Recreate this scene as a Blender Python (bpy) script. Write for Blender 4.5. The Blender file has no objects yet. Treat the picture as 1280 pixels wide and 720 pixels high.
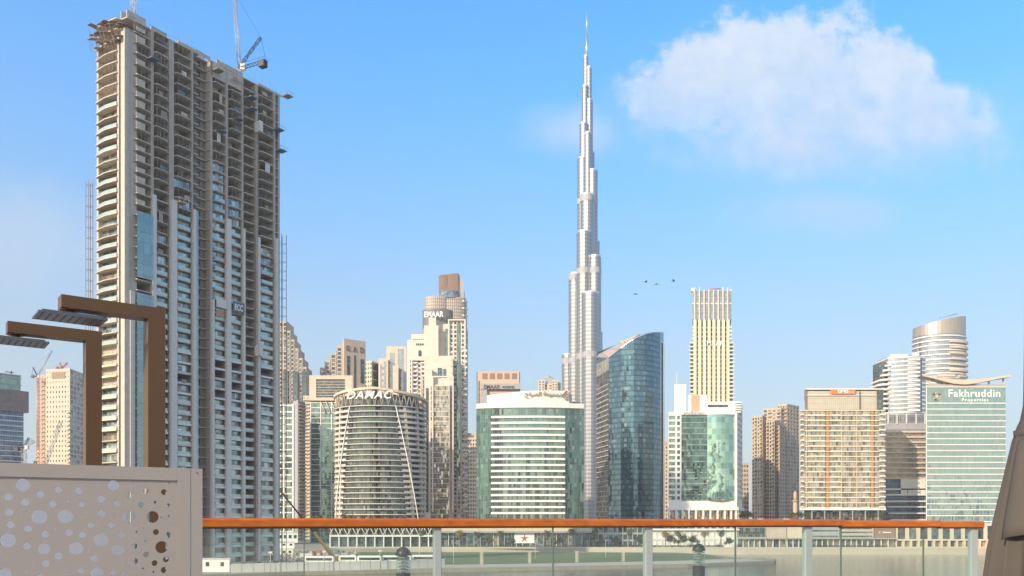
import bpy, math, random
from mathutils import Vector, Matrix
random.seed(7)
# ------------------------------------------------------------------ camera, sky, sun, exposure
F = 1100.0; H = 18.0; HZ = 653.0          # focal length in photo pixels, eye height over the water, horizon row
SUN_EL, SUN_AZ = 23.0, (-0.63, -0.78)     # direction towards the sun on the ground plane
def gp(px, Y): return ((px - 640.0) * Y / F, Y)
def gz(py, Y): return H + (HZ - py) * Y / F
sc = bpy.context.scene
COL = sc.collection
cam = bpy.data.cameras.new('camera'); camo = bpy.data.objects.new('camera', cam); COL.objects.link(camo)
camo.location = (0, 0, H); camo.rotation_euler = (math.radians(90), 0, 0)
cam.sensor_width = 36; cam.lens = 36 * F / 1280; cam.shift_y = (HZ - 360) / 1280
cam.clip_start = 0.1; cam.clip_end = 60000
sc.camera = camo
sc.view_settings.view_transform = 'Standard'; sc.view_settings.look = 'None'
sc.view_settings.exposure = 1.12; sc.view_settings.gamma = 1.0
try: sc.view_settings.use_curve_mapping = False
except Exception: pass
sc.cycles.max_bounces = 8; sc.cycles.transparent_max_bounces = 16
sc.cycles.glossy_bounces = 3; sc.cycles.diffuse_bounces = 3
sc.cycles.sample_clamp_indirect = 4.0
sc.cycles.use_denoising = True

def nd(nt, typ, **kw):
    n = nt.nodes.new(typ)
    for k, v in kw.items():
        if k.startswith('i_'):
            key = k[2:]; key = int(key) if key.isdigit() else key.replace('_', ' ')
            n.inputs[key].default_value = v
        else: setattr(n, k, v)
    return n
def mth(nt, op, a, b=None, c=None, clamp=False):
    n = nt.nodes.new('ShaderNodeMath'); n.operation = op; n.use_clamp = clamp
    for i, v in enumerate((a, b, c)):
        if v is None: continue
        if isinstance(v, (int, float)): n.inputs[i].default_value = v
        else: nt.links.new(v, n.inputs[i])
    return n.outputs[0]
def vmth(nt, op, a, b=None):
    n = nt.nodes.new('ShaderNodeVectorMath'); n.operation = op
    for i, v in enumerate((a, b)):
        if v is None: continue
        if isinstance(v, (tuple, list)): n.inputs[i].default_value = v
        else: nt.links.new(v, n.inputs[i])
    return n.outputs['Value'] if op in ('LENGTH', 'DOT_PRODUCT') else n.outputs[0]
def mixc(nt, f, a, b, blend='MIX'):
    n = nt.nodes.new('ShaderNodeMix'); n.data_type = 'RGBA'; n.blend_type = blend
    for i, v in ((0, f), (6, a), (7, b)):
        if isinstance(v, (int, float)): n.inputs[i].default_value = v
        elif isinstance(v, (tuple, list)): n.inputs[i].default_value = (*v[:3], 1)
        else: nt.links.new(v, n.inputs[i])
    return n.outputs[2]
def ramp(nt, f, a, b):   # smooth 0..1 between a and b
    n = nt.nodes.new('ShaderNodeMapRange'); n.interpolation_type = 'SMOOTHSTEP'
    nt.links.new(f, n.inputs[0]); n.inputs[1].default_value = a; n.inputs[2].default_value = b
    return n.outputs[0]

w = bpy.data.worlds.new("World"); sc.world = w; w.use_nodes = True
nt = w.node_tree; nt.nodes.clear()
sky = nd(nt, 'ShaderNodeTexSky', sky_type='NISHITA', sun_disc=False)
sky.sun_elevation = math.radians(SUN_EL)
sky.sun_rotation = math.atan2(SUN_AZ[0], SUN_AZ[1])
sky.altitude = 0; sky.air_density = 1.0; sky.dust_density = 0.6; sky.ozone_density = 1.6
hs = nd(nt, 'ShaderNodeHueSaturation'); hs.inputs['Saturation'].default_value = 1.25
hs.inputs['Value'].default_value = 1.0
nt.links.new(sky.outputs[0], hs.inputs['Color'])
# clouds: a cumulus and thin veils high over the city, by direction on the sky
tc = nd(nt, 'ShaderNodeTexCoord')
sep = nd(nt, 'ShaderNodeSeparateXYZ'); nt.links.new(tc.outputs['Generated'], sep.inputs[0])
yy = mth(nt, 'MAXIMUM', sep.outputs['Y'], 0.02)
sx = mth(nt, 'DIVIDE', sep.outputs['X'], yy); sz = mth(nt, 'DIVIDE', sep.outputs['Z'], yy)
cmb = nd(nt, 'ShaderNodeCombineXYZ'); nt.links.new(sx, cmb.inputs[0]); nt.links.new(sz, cmb.inputs[1])
def noise(vec, scale, det, rough=0.55, off=(0, 0, 0)):
    n = nd(nt, 'ShaderNodeTexNoise'); n.inputs['Scale'].default_value = scale
    n.inputs['Detail'].default_value = det; n.inputs['Roughness'].default_value = rough
    nt.links.new(vmth(nt, 'ADD', vec, off), n.inputs['Vector']); return n.outputs[0]
def blob(px, py, rx, ry, rot=0.0):
    cx, cy = (px - 640) / F, (HZ - py) / F
    dx = mth(nt, 'SUBTRACT', sx, cx); dy = mth(nt, 'SUBTRACT', sz, cy)
    c, s = math.cos(rot), math.sin(rot)
    u = mth(nt, 'ADD', mth(nt, 'MULTIPLY', dx, c), mth(nt, 'MULTIPLY', dy, s))
    v = mth(nt, 'SUBTRACT', mth(nt, 'MULTIPLY', dy, c), mth(nt, 'MULTIPLY', dx, s))
    u = mth(nt, 'MULTIPLY', u, F / rx); v = mth(nt, 'MULTIPLY', v, F / ry)
    return mth(nt, 'SUBTRACT', 1.0, mth(nt, 'SQRT', mth(nt, 'ADD', mth(nt, 'MULTIPLY', u, u), mth(nt, 'MULTIPLY', v, v))))
bl = [blob(985, 78, 150, 88), blob(885, 95, 100, 66), blob(1095, 95, 90, 62), blob(835, 125, 80, 50), blob(1160, 150, 95, 48, -0.3), blob(1040, 150, 215, 72), blob(1010, 185, 170, 50)]
m = bl[0]
for b_ in bl[1:]: m = mth(nt, 'SMOOTH_MAX', m, b_, 0.25)
n1 = noise(cmb.outputs[0], 8, 10, 0.62, (3.1, 1.7, 0)); n2 = noise(cmb.outputs[0], 30, 8, 0.65, (1.3, 5.7, 2))
dens = mth(nt, 'ADD', m, mth(nt, 'MULTIPLY', mth(nt, 'SUBTRACT', n1, 0.5), 1.6))
dens = mth(nt, 'ADD', dens, mth(nt, 'MULTIPLY', mth(nt, 'SUBTRACT', n2, 0.5), 0.9))
# crisp at the top, dissolving at the base
soft = ramp(nt, sz, (HZ - 200) / F, (HZ - 60) / F)
lo = mth(nt, 'MULTIPLY', ramp(nt, dens, -0.45, 1.0), 0.85)
hi = mth(nt, 'MULTIPLY', ramp(nt, dens, 0.02, 0.40), 0.92)
mA = nt.nodes.new('ShaderNodeMix'); mA.data_type = 'FLOAT'
nt.links.new(soft, mA.inputs[0]); nt.links.new(lo, mA.inputs[2]); nt.links.new(hi, mA.inputs[3])
v1 = blob(1020, 262, 120, 42); v2 = blob(20, 300, 150, 90); v3 = blob(720, 165, 70, 45)
vm = mth(nt, 'MAXIMUM', mth(nt, 'MAXIMUM', v1, v2), v3)
veil = mth(nt, 'MULTIPLY', ramp(nt, mth(nt, 'ADD', vm, mth(nt, 'MULTIPLY', mth(nt, 'SUBTRACT', n1, 0.5), 1.6)), -0.15, 0.9), 0.55)
calpha = mth(nt, 'MULTIPLY', mth(nt, 'MAXIMUM', mA.outputs[0], veil), 0.92)
cshade = mixc(nt, ramp(nt, mth(nt, 'ADD', sz, mth(nt, 'ADD', mth(nt, 'MULTIPLY', n2, 0.45), mth(nt, 'MULTIPLY', n1, 0.35))), 0.72, 1.06), (1.75, 2.25, 2.85), (2.65, 2.85, 3.05))
CLOUD = cshade
elev = mth(nt, 'ABSOLUTE', sep.outputs['Z'])
tint = mixc(nt, 1.0, hs.outputs[0], mixc(nt, ramp(nt, elev, 0.08, 0.50), (0.42, 0.55, 0.58), (0.08, 0.89, 1.16)), 'MULTIPLY')
hazy = mth(nt, 'MULTIPLY', mth(nt, 'POWER', mth(nt, 'SUBTRACT', 1.0, elev, clamp=True), 3.4), 1.0)   # pale band of dust low over the city
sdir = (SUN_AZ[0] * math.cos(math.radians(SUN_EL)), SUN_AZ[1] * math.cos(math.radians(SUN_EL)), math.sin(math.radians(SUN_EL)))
tow = ramp(nt, vmth(nt, 'DOT_PRODUCT', tc.outputs['Generated'], sdir), -0.35, 1.0)   # warm glow added on the sun's side, out of view, to lift shadows
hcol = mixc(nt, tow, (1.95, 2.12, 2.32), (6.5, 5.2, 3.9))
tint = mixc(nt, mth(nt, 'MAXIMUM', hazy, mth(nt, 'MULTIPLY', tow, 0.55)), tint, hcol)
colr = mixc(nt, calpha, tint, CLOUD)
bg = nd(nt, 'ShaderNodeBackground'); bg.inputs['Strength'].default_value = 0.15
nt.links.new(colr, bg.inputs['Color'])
wo = nd(nt, 'ShaderNodeOutputWorld'); nt.links.new(bg.outputs[0], wo.inputs['Surface'])

sl = bpy.data.lights.new('sun', 'SUN'); so = bpy.data.objects.new('sun', sl); COL.objects.link(so)
sl.energy = 2.9; sl.angle = math.radians(0.5); sl.color = (1.0, 0.80, 0.58)
sd = Vector((SUN_AZ[0], SUN_AZ[1], 0)).normalized() * math.cos(math.radians(SUN_EL)); sd.z = math.sin(math.radians(SUN_EL))
so.rotation_euler = sd.to_track_quat('Z', 'Y').to_euler(); so.location = (0, 0, 300)

# ------------------------------------------------------------------ materials
def new_mat(name):
    m = bpy.data.materials.new(name); m.use_nodes = True; t = m.node_tree
    return m, t, t.nodes['Principled BSDF']
def surf(name, col, rough=0.8, metal=0.0, var=0.18, scale=0.25, fine=None, bump=0.0, joints=None, streak=0.0):
    m, t, p = new_mat(name)
    tcn = nd(t, 'ShaderNodeTexCoord')
    n = nd(t, 'ShaderNodeTexNoise'); n.inputs['Scale'].default_value = scale; n.inputs['Detail'].default_value = 6
    n.inputs['Roughness'].default_value = 0.65
    t.links.new(tcn.outputs['Object'], n.inputs['Vector'])
    f = mth(t, 'ADD', 1.0, mth(t, 'MULTIPLY', mth(t, 'SUBTRACT', n.outputs[0], 0.5), 2 * var))
    if streak:
        mp = nd(t, 'ShaderNodeMapping'); mp.inputs['Scale'].default_value = (1.2, 1.2, 0.05)
        t.links.new(tcn.outputs['Object'], mp.inputs[0])
        n3 = nd(t, 'ShaderNodeTexNoise'); n3.inputs['Scale'].default_value = 1.0; n3.inputs['Detail'].default_value = 4
        t.links.new(mp.outputs[0], n3.inputs['Vector'])
        f = mth(t, 'MULTIPLY', f, mth(t, 'ADD', 1.0, mth(t, 'MULTIPLY', mth(t, 'SUBTRACT', n3.outputs[0], 0.55), streak)))
    if joints:
        uv = nd(t, 'ShaderNodeUVMap'); s = nd(t, 'ShaderNodeSeparateXYZ'); t.links.new(uv.outputs[0], s.inputs[0])
        a = mth(t, 'FRACT', mth(t, 'DIVIDE', s.outputs[0], joints[0])); b = mth(t, 'FRACT', mth(t, 'DIVIDE', s.outputs[1], joints[1]))
        j = mth(t, 'MAXIMUM', mth(t, 'LESS_THAN', a, joints[2] / joints[0]), mth(t, 'LESS_THAN', b, joints[2] / joints[1]))
        f = mth(t, 'MULTIPLY', f, mth(t, 'SUBTRACT', 1.0, mth(t, 'MULTIPLY', j, joints[3])))
    v = nd(t, 'ShaderNodeVectorMath'); v.operation = 'SCALE'; v.inputs[0].default_value = col
    t.links.new(f, v.inputs['Scale']); t.links.new(v.outputs[0], p.inputs['Base Color'])
    p.inputs['Roughness'].default_value = rough; p.inputs['Metallic'].default_value = metal
    if bump:
        bn = nd(t, 'ShaderNodeBump'); bn.inputs['Strength'].default_value = 0.4; bn.inputs['Distance'].default_value = bump
        n2 = nd(t, 'ShaderNodeTexNoise'); n2.inputs['Scale'].default_value = fine or 4; n2.inputs['Detail'].default_value = 5
        t.links.new(tcn.outputs['Object'], n2.inputs['Vector'])
        t.links.new(n2.outputs[0], bn.inputs['Height']); t.links.new(bn.outputs[0], p.inputs['Normal'])
    return m
def curtain(name, c_lo, c_hi, pane=(1.5, 3.6), mull=0.10, mcol=(0.3, 0.33, 0.35), tilt=0.02, wave=0.03, wscale=0.12, metal=0.75, rough=0.06, spandrel=0.0, scol=None, blind=0.12):
    """coated curtain wall: each pane has its own tone and a small tilt, so reflections break from pane to pane"""
    m, t, p = new_mat(name)
    uv = nd(t, 'ShaderNodeUVMap'); s = nd(t, 'ShaderNodeSeparateXYZ'); t.links.new(uv.outputs[0], s.inputs[0])
    u = mth(t, 'DIVIDE', s.outputs[0], pane[0]); v = mth(t, 'DIVIDE', s.outputs[1], pane[1])
    cell = nd(t, 'ShaderNodeCombineXYZ'); t.links.new(mth(t, 'FLOOR', u), cell.inputs[0]); t.links.new(mth(t, 'FLOOR', v), cell.inputs[1])
    wn = nd(t, 'ShaderNodeTexWhiteNoise', noise_dimensions='3D'); t.links.new(cell.outputs[0], wn.inputs['Vector'])
    # slow patches of tone plus per-pane tone
    big = nd(t, 'ShaderNodeTexNoise'); big.inputs['Scale'].default_value = 0.35; big.inputs['Detail'].default_value = 2
    t.links.new(cell.outputs[0], big.inputs['Vector'])
    fac = mth(t, 'ADD', mth(t, 'MULTIPLY', wn.outputs['Value'], 0.6), mth(t, 'MULTIPLY', big.outputs[0], 0.5), clamp=True)
    col = mixc(t, fac, c_lo, c_hi)
    wn2 = nd(t, 'ShaderNodeTexWhiteNoise', noise_dimensions='3D'); t.links.new(vmth(t, 'ADD', cell.outputs[0], (17.3, 4.1, 9)), wn2.inputs['Vector'])
    bl_ = mth(t, 'LESS_THAN', wn2.outputs['Value'], blind)
    fv = mth(t, 'FRACT', v); fu = mth(t, 'FRACT', u)
    isb = mth(t, 'MULTIPLY', bl_, mth(t, 'GREATER_THAN', fv, 0.45))
    col = mixc(t, mth(t, 'MULTIPLY', isb, 0.30), col, (0.42, 0.40, 0.34))
    met = mth(t, 'SUBTRACT', metal, mth(t, 'MULTIPLY', isb, 0.35))
    ismul = mth(t, 'MAXIMUM', mth(t, 'LESS_THAN', fu, mull / pane[0]), mth(t, 'LESS_THAN', fv, mull / pane[1]))
    if spandrel:
        sp = mth(t, 'LESS_THAN', fv, spandrel)
        col = mixc(t, sp, col, scol or tuple(x * 0.5 for x in c_lo))
    col = mixc(t, ismul, col, mcol)
    t.links.new(col, p.inputs['Base Color'])
    t.links.new(mth(t, 'MULTIPLY', met, mth(t, 'SUBTRACT', 1.0, mth(t, 'MULTIPLY', ismul, 0.7))), p.inputs['Metallic'])
    t.links.new(mth(t, 'ADD', rough, mth(t, 'MULTIPLY', ismul, 0.35)), p.inputs['Roughness'])
    geo = nd(t, 'ShaderNodeNewGeometry'); tcn = nd(t, 'ShaderNodeTexCoord')
    wv = nd(t, 'ShaderNodeTexNoise'); wv.inputs['Scale'].default_value = wscale; wv.inputs['Detail'].default_value = 3
    t.links.new(tcn.outputs['Object'], wv.inputs['Vector'])
    d1 = vmth(t, 'SUBTRACT', wn.outputs['Color'], (0.5, 0.5, 0.5)); d2 = vmth(t, 'SUBTRACT', wv.outputs['Color'], (0.5, 0.5, 0.5))
    a = nd(t, 'ShaderNodeVectorMath'); a.operation = 'SCALE'; t.links.new(d1, a.inputs[0]); a.inputs['Scale'].default_value = tilt
    b = nd(t, 'ShaderNodeVectorMath'); b.operation = 'SCALE'; t.links.new(d2, b.inputs[0]); b.inputs['Scale'].default_value = wave
    nn = vmth(t, 'NORMALIZE', vmth(t, 'ADD', vmth(t, 'ADD', geo.outputs['Normal'], a.outputs[0]), b.outputs[0]))
    t.links.new(nn, p.inputs['Normal'])
    return m
def window(name, c1, c2, metal=0.5, rough=0.08):
    m, t, p = new_mat(name)
    oi = nd(t, 'ShaderNodeObjectInfo'); uv = nd(t, 'ShaderNodeUVMap'); s = nd(t, 'ShaderNodeSeparateXYZ'); t.links.new(uv.outputs[0], s.inputs[0])
    cell = nd(t, 'ShaderNodeCombineXYZ')
    t.links.new(mth(t, 'FLOOR', mth(t, 'DIVIDE', s.outputs[0], 1.6)), cell.inputs[0]); t.links.new(mth(t, 'FLOOR', mth(t, 'DIVIDE', s.outputs[1], 1.7)), cell.inputs[1])
    t.links.new(oi.outputs['Random'], cell.inputs[2])
    wn = nd(t, 'ShaderNodeTexWhiteNoise', noise_dimensions='3D'); t.links.new(cell.outputs[0], wn.inputs['Vector'])
    col = mixc(t, wn.outputs['Value'], c1, c2)
    fr = mth(t, 'LESS_THAN', mth(t, 'FRACT', mth(t, 'DIVIDE', s.outputs[0], 1.6)), 0.05)
    col = mixc(t, fr, col, (0.25, 0.25, 0.25))
    t.links.new(col, p.inputs['Base Color']); p.inputs['Metallic'].default_value = metal; p.inputs['Roughness'].default_value = rough
    geo = nd(t, 'ShaderNodeNewGeometry')
    a = nd(t, 'ShaderNodeVectorMath'); a.operation = 'SCALE'; t.links.new(vmth(t, 'SUBTRACT', wn.outputs['Color'], (0.5, 0.5, 0.5)), a.inputs[0]); a.inputs['Scale'].default_value = 0.03
    t.links.new(vmth(t, 'NORMALIZE', vmth(t, 'ADD', geo.outputs['Normal'], a.outputs[0])), p.inputs['Normal'])
    return m
def clear_glass(name, tint=(0.9, 0.97, 0.95), dirt=0.05, refl=0.06):
    """thin pane: mostly see-through, a fresnel mirror on top and a faint film of dust"""
    m, t, p = new_mat(name); out = t.nodes['Material Output']
    tr = nd(t, 'ShaderNodeBsdfTransparent'); tr.inputs[0].default_value = (*tint, 1)
    gl = nd(t, 'ShaderNodeBsdfGlossy'); gl.inputs['Roughness'].default_value = 0.02
    df = nd(t, 'ShaderNodeBsdfDiffuse'); df.inputs[0].default_value = (0.8, 0.82, 0.82, 1)
    ge = nd(t, 'ShaderNodeNewGeometry'); fz = mth(t, 'ADD', 0.04, mth(t, 'MULTIPLY', mth(t, 'POWER', mth(t, 'SUBTRACT', 1.0, mth(t, 'ABSOLUTE', vmth(t, 'DOT_PRODUCT', ge.outputs['Normal'], ge.outputs['Incoming'])), clamp=True), 5.0), 0.9))
    a = nd(t, 'ShaderNodeMixShader'); b = nd(t, 'ShaderNodeMixShader')
    tcn = nd(t, 'ShaderNodeTexCoord'); n = nd(t, 'ShaderNodeTexNoise'); n.inputs['Scale'].default_value = 2.5; n.inputs['Detail'].default_value = 6
    t.links.new(tcn.outputs['Object'], n.inputs['Vector'])
    t.links.new(mth(t, 'MULTIPLY', mth(t, 'ADD', n.outputs[0], 0.3), dirt), a.inputs[0])
    t.links.new(tr.outputs[0], a.inputs[1]); t.links.new(df.outputs[0], a.inputs[2])
    t.links.new(mth(t, 'ADD', fz, refl - 0.04, clamp=True), b.inputs[0])
    t.links.new(a.outputs[0], b.inputs[1]); t.links.new(gl.outputs[0], b.inputs[2])
    t.links.new(b.outputs[0], out.inputs['Surface']); return m
M = {}
M['cream'] = surf('cream_render', (0.62, 0.52, 0.40), 0.85, streak=0.15, joints=(6, 3.6, 0.12, 0.15))
M['sand'] = surf('sand_render', (0.52, 0.43, 0.33), 0.85, streak=0.15, joints=(6, 3.6, 0.12, 0.15))
M['pink'] = surf('pinkish_stone', (0.58, 0.42, 0.33), 0.8, streak=0.1, joints=(3, 2, 0.08, 0.15))
M['ivory'] = surf('ivory_render', (0.76, 0.68, 0.50), 0.8, streak=0.08)
M['shell'] = surf('warm_white_render', (0.66, 0.59, 0.50), 0.7, streak=0.12, joints=(4, 3.6, 0.08, 0.12))
M['white'] = surf('white_panel', (0.74, 0.71, 0.66), 0.6, streak=0.08, joints=(3, 1.8, 0.06, 0.12))
M['band'] = surf('white_band', (0.76, 0.74, 0.70), 0.5, var=0.06)
M['grey'] = surf('grey_panel', (0.36, 0.37, 0.39), 0.6, streak=0.1, joints=(3, 3.6, 0.08, 0.15))
M['dgrey'] = surf('dark_grey_panel', (0.14, 0.145, 0.155), 0.5)
M['brown'] = surf('brown_cladding', (0.28, 0.19, 0.14), 0.5, joints=(1.5, 1.8, 0.15, 0.35))
M['orange_pan'] = surf('orange_panel', (0.50, 0.25, 0.12), 0.5)
M['concrete'] = surf('raw_concrete', (0.46, 0.41, 0.35), 0.95, var=0.3, scale=0.3, streak=0.4)
M['concrete_l'] = surf('pale_concrete', (0.54, 0.49, 0.42), 0.95, var=0.25, scale=0.5, streak=0.3)
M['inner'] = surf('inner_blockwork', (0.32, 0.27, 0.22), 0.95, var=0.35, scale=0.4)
M['fin'] = surf('fin_cladding', (0.66, 0.62, 0.56), 0.5, var=0.10, joints=(5, 3.6, 0.1, 0.25))
M['steel'] = surf('galvanised_steel', (0.45, 0.46, 0.47), 0.45, metal=0.6)
M['silver'] = surf('silver_panels', (0.72, 0.72, 0.73), 0.30, metal=0.85, var=0.1)
M['black'] = surf('black_metal', (0.018, 0.018, 0.02), 0.45)
M['band_g'] = surf('grey_band', (0.56, 0.54, 0.50), 0.5, var=0.08)
M['dsteel'] = surf('dark_steel', (0.06, 0.06, 0.065), 0.5, metal=0.3)
M['scaff'] = surf('scaffold_tube', (0.30, 0.24, 0.19), 0.6)
M['blue_net'] = surf('blue_sheet', (0.14, 0.20, 0.27), 0.8)
M['red'] = surf('red_paint', (0.5, 0.09, 0.05), 0.5)
M['yellow'] = surf('yellow_paint', (0.70, 0.38, 0.05), 0.5)
M['roofgrey'] = surf('roof_grey', (0.34, 0.33, 0.31), 0.9)
M['sign_w'] = surf('sign_white', (0.85, 0.85, 0.83), 0.4, var=0.02)
M['sign_d'] = surf('sign_dark', (0.10, 0.08, 0.07), 0.5, var=0.02)
M['sign_b'] = surf('sign_brown', (0.30, 0.22, 0.19), 0.5, var=0.02)
M['g_tower'] = window('pale_green_window', (0.16, 0.20, 0.19), (0.58, 0.64, 0.60), 0.7)
M['g_bal'] = surf('green_balustrade_glass', (0.48, 0.56, 0.50), 0.15, metal=0.4, var=0.2)
M['w_dark'] = window('dark_window', (0.03, 0.04, 0.05), (0.12, 0.14, 0.15), 0.35)
M['w_mid'] = window('mid_window', (0.10, 0.14, 0.17), (0.30, 0.36, 0.38), 0.6)
M['w_warm'] = window('curtained_window', (0.16, 0.13, 0.10), (0.45, 0.38, 0.28), 0.3)
M['c_teal'] = curtain('teal_curtain', (0.10, 0.17, 0.15), (0.30, 0.41, 0.34), (1.5, 3.9), mull=0.12, mcol=(0.16, 0.24, 0.22), tilt=0.03)
M['c_tealdark'] = curtain('dark_teal_curtain', (0.05, 0.10, 0.10), (0.17, 0.27, 0.25), (1.5, 3.9), mull=0.12, mcol=(0.10, 0.16, 0.16), tilt=0.04)
M['c_blue'] = curtain('blue_curtain', (0.06, 0.12, 0.16), (0.17, 0.29, 0.34), (1.6, 3.7), mull=0.07, mcol=(0.07, 0.12, 0.15), tilt=0.02, spandrel=0.3, scol=(0.08, 0.14, 0.17), blind=0.08)
M['c_navy'] = curtain('navy_curtain', (0.04, 0.07, 0.12), (0.14, 0.22, 0.32), (1.8, 3.7), mull=0.14, mcol=(0.3, 0.32, 0.34), tilt=0.02, spandrel=0.2, scol=(0.2, 0.24, 0.28))
M['c_green'] = curtain('green_curtain', (0.14, 0.24, 0.20), (0.34, 0.48, 0.40), (1.8, 3.9), mull=0.12, mcol=(0.30, 0.40, 0.36), tilt=0.035, blind=0.05)
M['c_aqua'] = curtain('aqua_curtain', (0.26, 0.38, 0.36), (0.42, 0.55, 0.50), (1.1, 3.8), mull=0.10, mcol=(0.20, 0.33, 0.32), tilt=0.04, wave=0.10, metal=0.78, blind=0.04)
M['c_dark'] = curtain('dark_curtain', (0.05, 0.065, 0.065), (0.17, 0.21, 0.20), (1.4, 3.6), mull=0.12, mcol=(0.20, 0.23, 0.23), tilt=0.05, wave=0.06, blind=0.2)
M['c_silver'] = curtain('silver_curtain', (0.26, 0.28, 0.30), (0.46, 0.47, 0.48), (1.6, 3.6), mull=0.14, mcol=(0.5, 0.5, 0.5), tilt=0.03, blind=0.1)
M['c_gold'] = curtain('gold_curtain', (0.20, 0.19, 0.16), (0.66, 0.60, 0.48), (1.5, 3.6), mull=0.12, mcol=(0.5, 0.46, 0.38), tilt=0.16, wave=0.22, metal=0.7, blind=0.2)  # dull to pale gold glass, toned pane by pane
M['c_tower'] = curtain('tower_curtain', (0.22, 0.31, 0.31), (0.34, 0.44, 0.42), (2.4, 3.6), mull=0.1, mcol=(0.15, 0.22, 0.24), tilt=0.02, blind=0.02)
M['clear'] = clear_glass('clear_balustrade_glass', dirt=0.032, refl=0.045)

# ------------------------------------------------------------------ mesh building
class MB:
    def __init__(s): s.v = []; s.f = []; s.uv = []; s.mi = []; s.sm = []
    def face(s, pts, uvs=None, mi=0, smooth=False):
        b = len(s.v); s.v += [tuple(p) for p in pts]; s.f.append(tuple(range(b, b + len(pts))))
        s.uv.append(uvs or [(p[0], p[1]) for p in pts]); s.mi.append(mi); s.sm.append(smooth)
    def prism(s, poly, z0, z1, mi=0, smooth=False, cap=True, u0=0.0, z1s=None):
        n = len(poly); u = u0; zt = z1s or [z1] * n
        for i in range(n):
            a, b = poly[i], poly[(i + 1) % n]; L = math.hypot(b[0] - a[0], b[1] - a[1]); za, zb = zt[i], zt[(i + 1) % n]
            s.face([(a[0], a[1], z0), (b[0], b[1], z0), (b[0], b[1], zb), (a[0], a[1], za)], [(u, z0), (u + L, z0), (u + L, zb), (u, za)], mi, smooth)
            u += L
        if cap:
            s.face([(p[0], p[1], z) for p, z in zip(poly, zt)], None, mi)
            s.face([(p[0], p[1], z0) for p in reversed(poly)], None, mi)
    def wallbox(s, p0, p1, z0, z1, o0, o1, mi=0):
        dx, dy = p1[0] - p0[0], p1[1] - p0[1]; L = math.hypot(dx, dy) or 1; n = (dy / L, -dx / L)
        P = lambda p, o: (p[0] + n[0] * o, p[1] + n[1] * o)
        s.prism([P(p0, o1), P(p1, o1), P(p1, o0), P(p0, o0)], z0, z1, mi)
    def box(s, c, d, mi=0, rz=0.0):
        x, y = d[0] / 2, d[1] / 2; cs, sn = math.cos(rz), math.sin(rz)
        s.prism([(c[0] + a * cs - b * sn, c[1] + a * sn + b * cs) for a, b in ((-x, -y), (x, -y), (x, y), (-x, y))], c[2] - d[2] / 2, c[2] + d[2] / 2, mi)
    def tube(s, p, q, r, n=6, r2=None, mi=0, smooth=True, cap=True):
        p, q = Vector(p), Vector(q); d = q - p
        if d.length < 1e-6: return
        a = d.orthogonal().normalized(); b = d.normalized().cross(a); r2 = r if r2 is None else r2
        A = [p + (a * math.cos(t) + b * math.sin(t)) * r for t in [2 * math.pi * (i + .5) / n for i in range(n)]]
        B = [q + (a * math.cos(t) + b * math.sin(t)) * r2 for t in [2 * math.pi * (i + .5) / n for i in range(n)]]
        for i in range(n):
            j = (i + 1) % n; s.face([A[i], A[j], B[j], B[i]], [(0, 0), (1, 0), (1, 1), (0, 1)], mi, smooth)
        if cap: s.face(list(reversed(A)), None, mi); s.face(B, None, mi)
    def lathe(s, c, prof, n=16, mi=0, smooth=True):
        for (r0, z0), (r1, z1) in zip(prof, prof[1:]):
            for i in range(n):
                a, b = 2 * math.pi * i / n, 2 * math.pi * (i + 1) / n
                q = [(c[0] + r * math.cos(t), c[1] + r * math.sin(t), c[2] + z) for r, t, z in ((r0, a, z0), (r0, b, z0), (r1, b, z1), (r1, a, z1))]
                if r1 < 1e-6: q = q[:3]
                elif r0 < 1e-6: q = [q[0], q[2], q[3]]
                s.face(q, None, mi, smooth)
    def lattice(s, p, q, wd, n, r, up=None, mi=0):
        p, q = Vector(p), Vector(q); d = (q - p).normalized()
        a = (d.cross(Vector(up or (0, 0, 1)))); a = a.normalized() if a.length > .01 else Vector((1, 0, 0)); b = d.cross(a)
        cs = [(a * i + b * j) * wd / 2 for i, j in ((-1, -1), (1, -1), (1, 1), (-1, 1))]
        for c in cs: s.tube(p + c, q + c, r, 4, mi=mi)
        for k in range(n):
            u, v = p.lerp(q, k / n), p.lerp(q, (k + 1) / n)
            for i in range(4):
                c, e = cs[i], cs[(i + 1) % 4]
                if (k + i) % 2: c, e = e, c
                s.tube(u + c, v + e, r * .7, 3, mi=mi, cap=False)
    def merge(s, o, moff=0):
        b = len(s.v); s.v += o.v; s.f += [tuple(i + b for i in f) for f in o.f]; s.uv += o.uv; s.mi += [i + moff for i in o.mi]; s.sm += o.sm
    def mesh(s, name, mats, org=(0, 0, 0), weld=False):
        me = bpy.data.meshes.new(name)
        me.from_pydata([(x - org[0], y - org[1], z - org[2]) for x, y, z in s.v], [], s.f)
        uvl = me.uv_layers.new(name='UVMap'); flat = [c for f in s.uv for p in f for c in p[:2]]
        uvl.data.foreach_set('uv', flat)
        for m_ in mats: me.materials.append(m_)
        me.polygons.foreach_set('material_index', s.mi); me.polygons.foreach_set('use_smooth', s.sm)
        if weld or any(s.sm):
            import bmesh
            bm = bmesh.new(); bm.from_mesh(me); bmesh.ops.remove_doubles(bm, verts=bm.verts, dist=0.001); bm.to_mesh(me); bm.free()
        me.update(); return me
def mats_of(m): return [M[x] if isinstance(x, str) else x for x in (m if isinstance(m, (list, tuple)) else [m])]
def tag(o, label=None, cat=None, group=None, kind=None):
    for k, v in (('label', label), ('category', cat), ('group', group), ('kind', kind)):
        if v: o[k] = v
    return o
def empty(name, loc, label, cat, group=None):
    o = bpy.data.objects.new(name, None); o.empty_display_size = 0.5; COL.objects.link(o); o.location = loc
    return tag(o, label, cat, group)
def worldloc(o): return Vector(o.location) + (worldloc(o.parent) if o.parent else Vector((0, 0, 0)))
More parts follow.
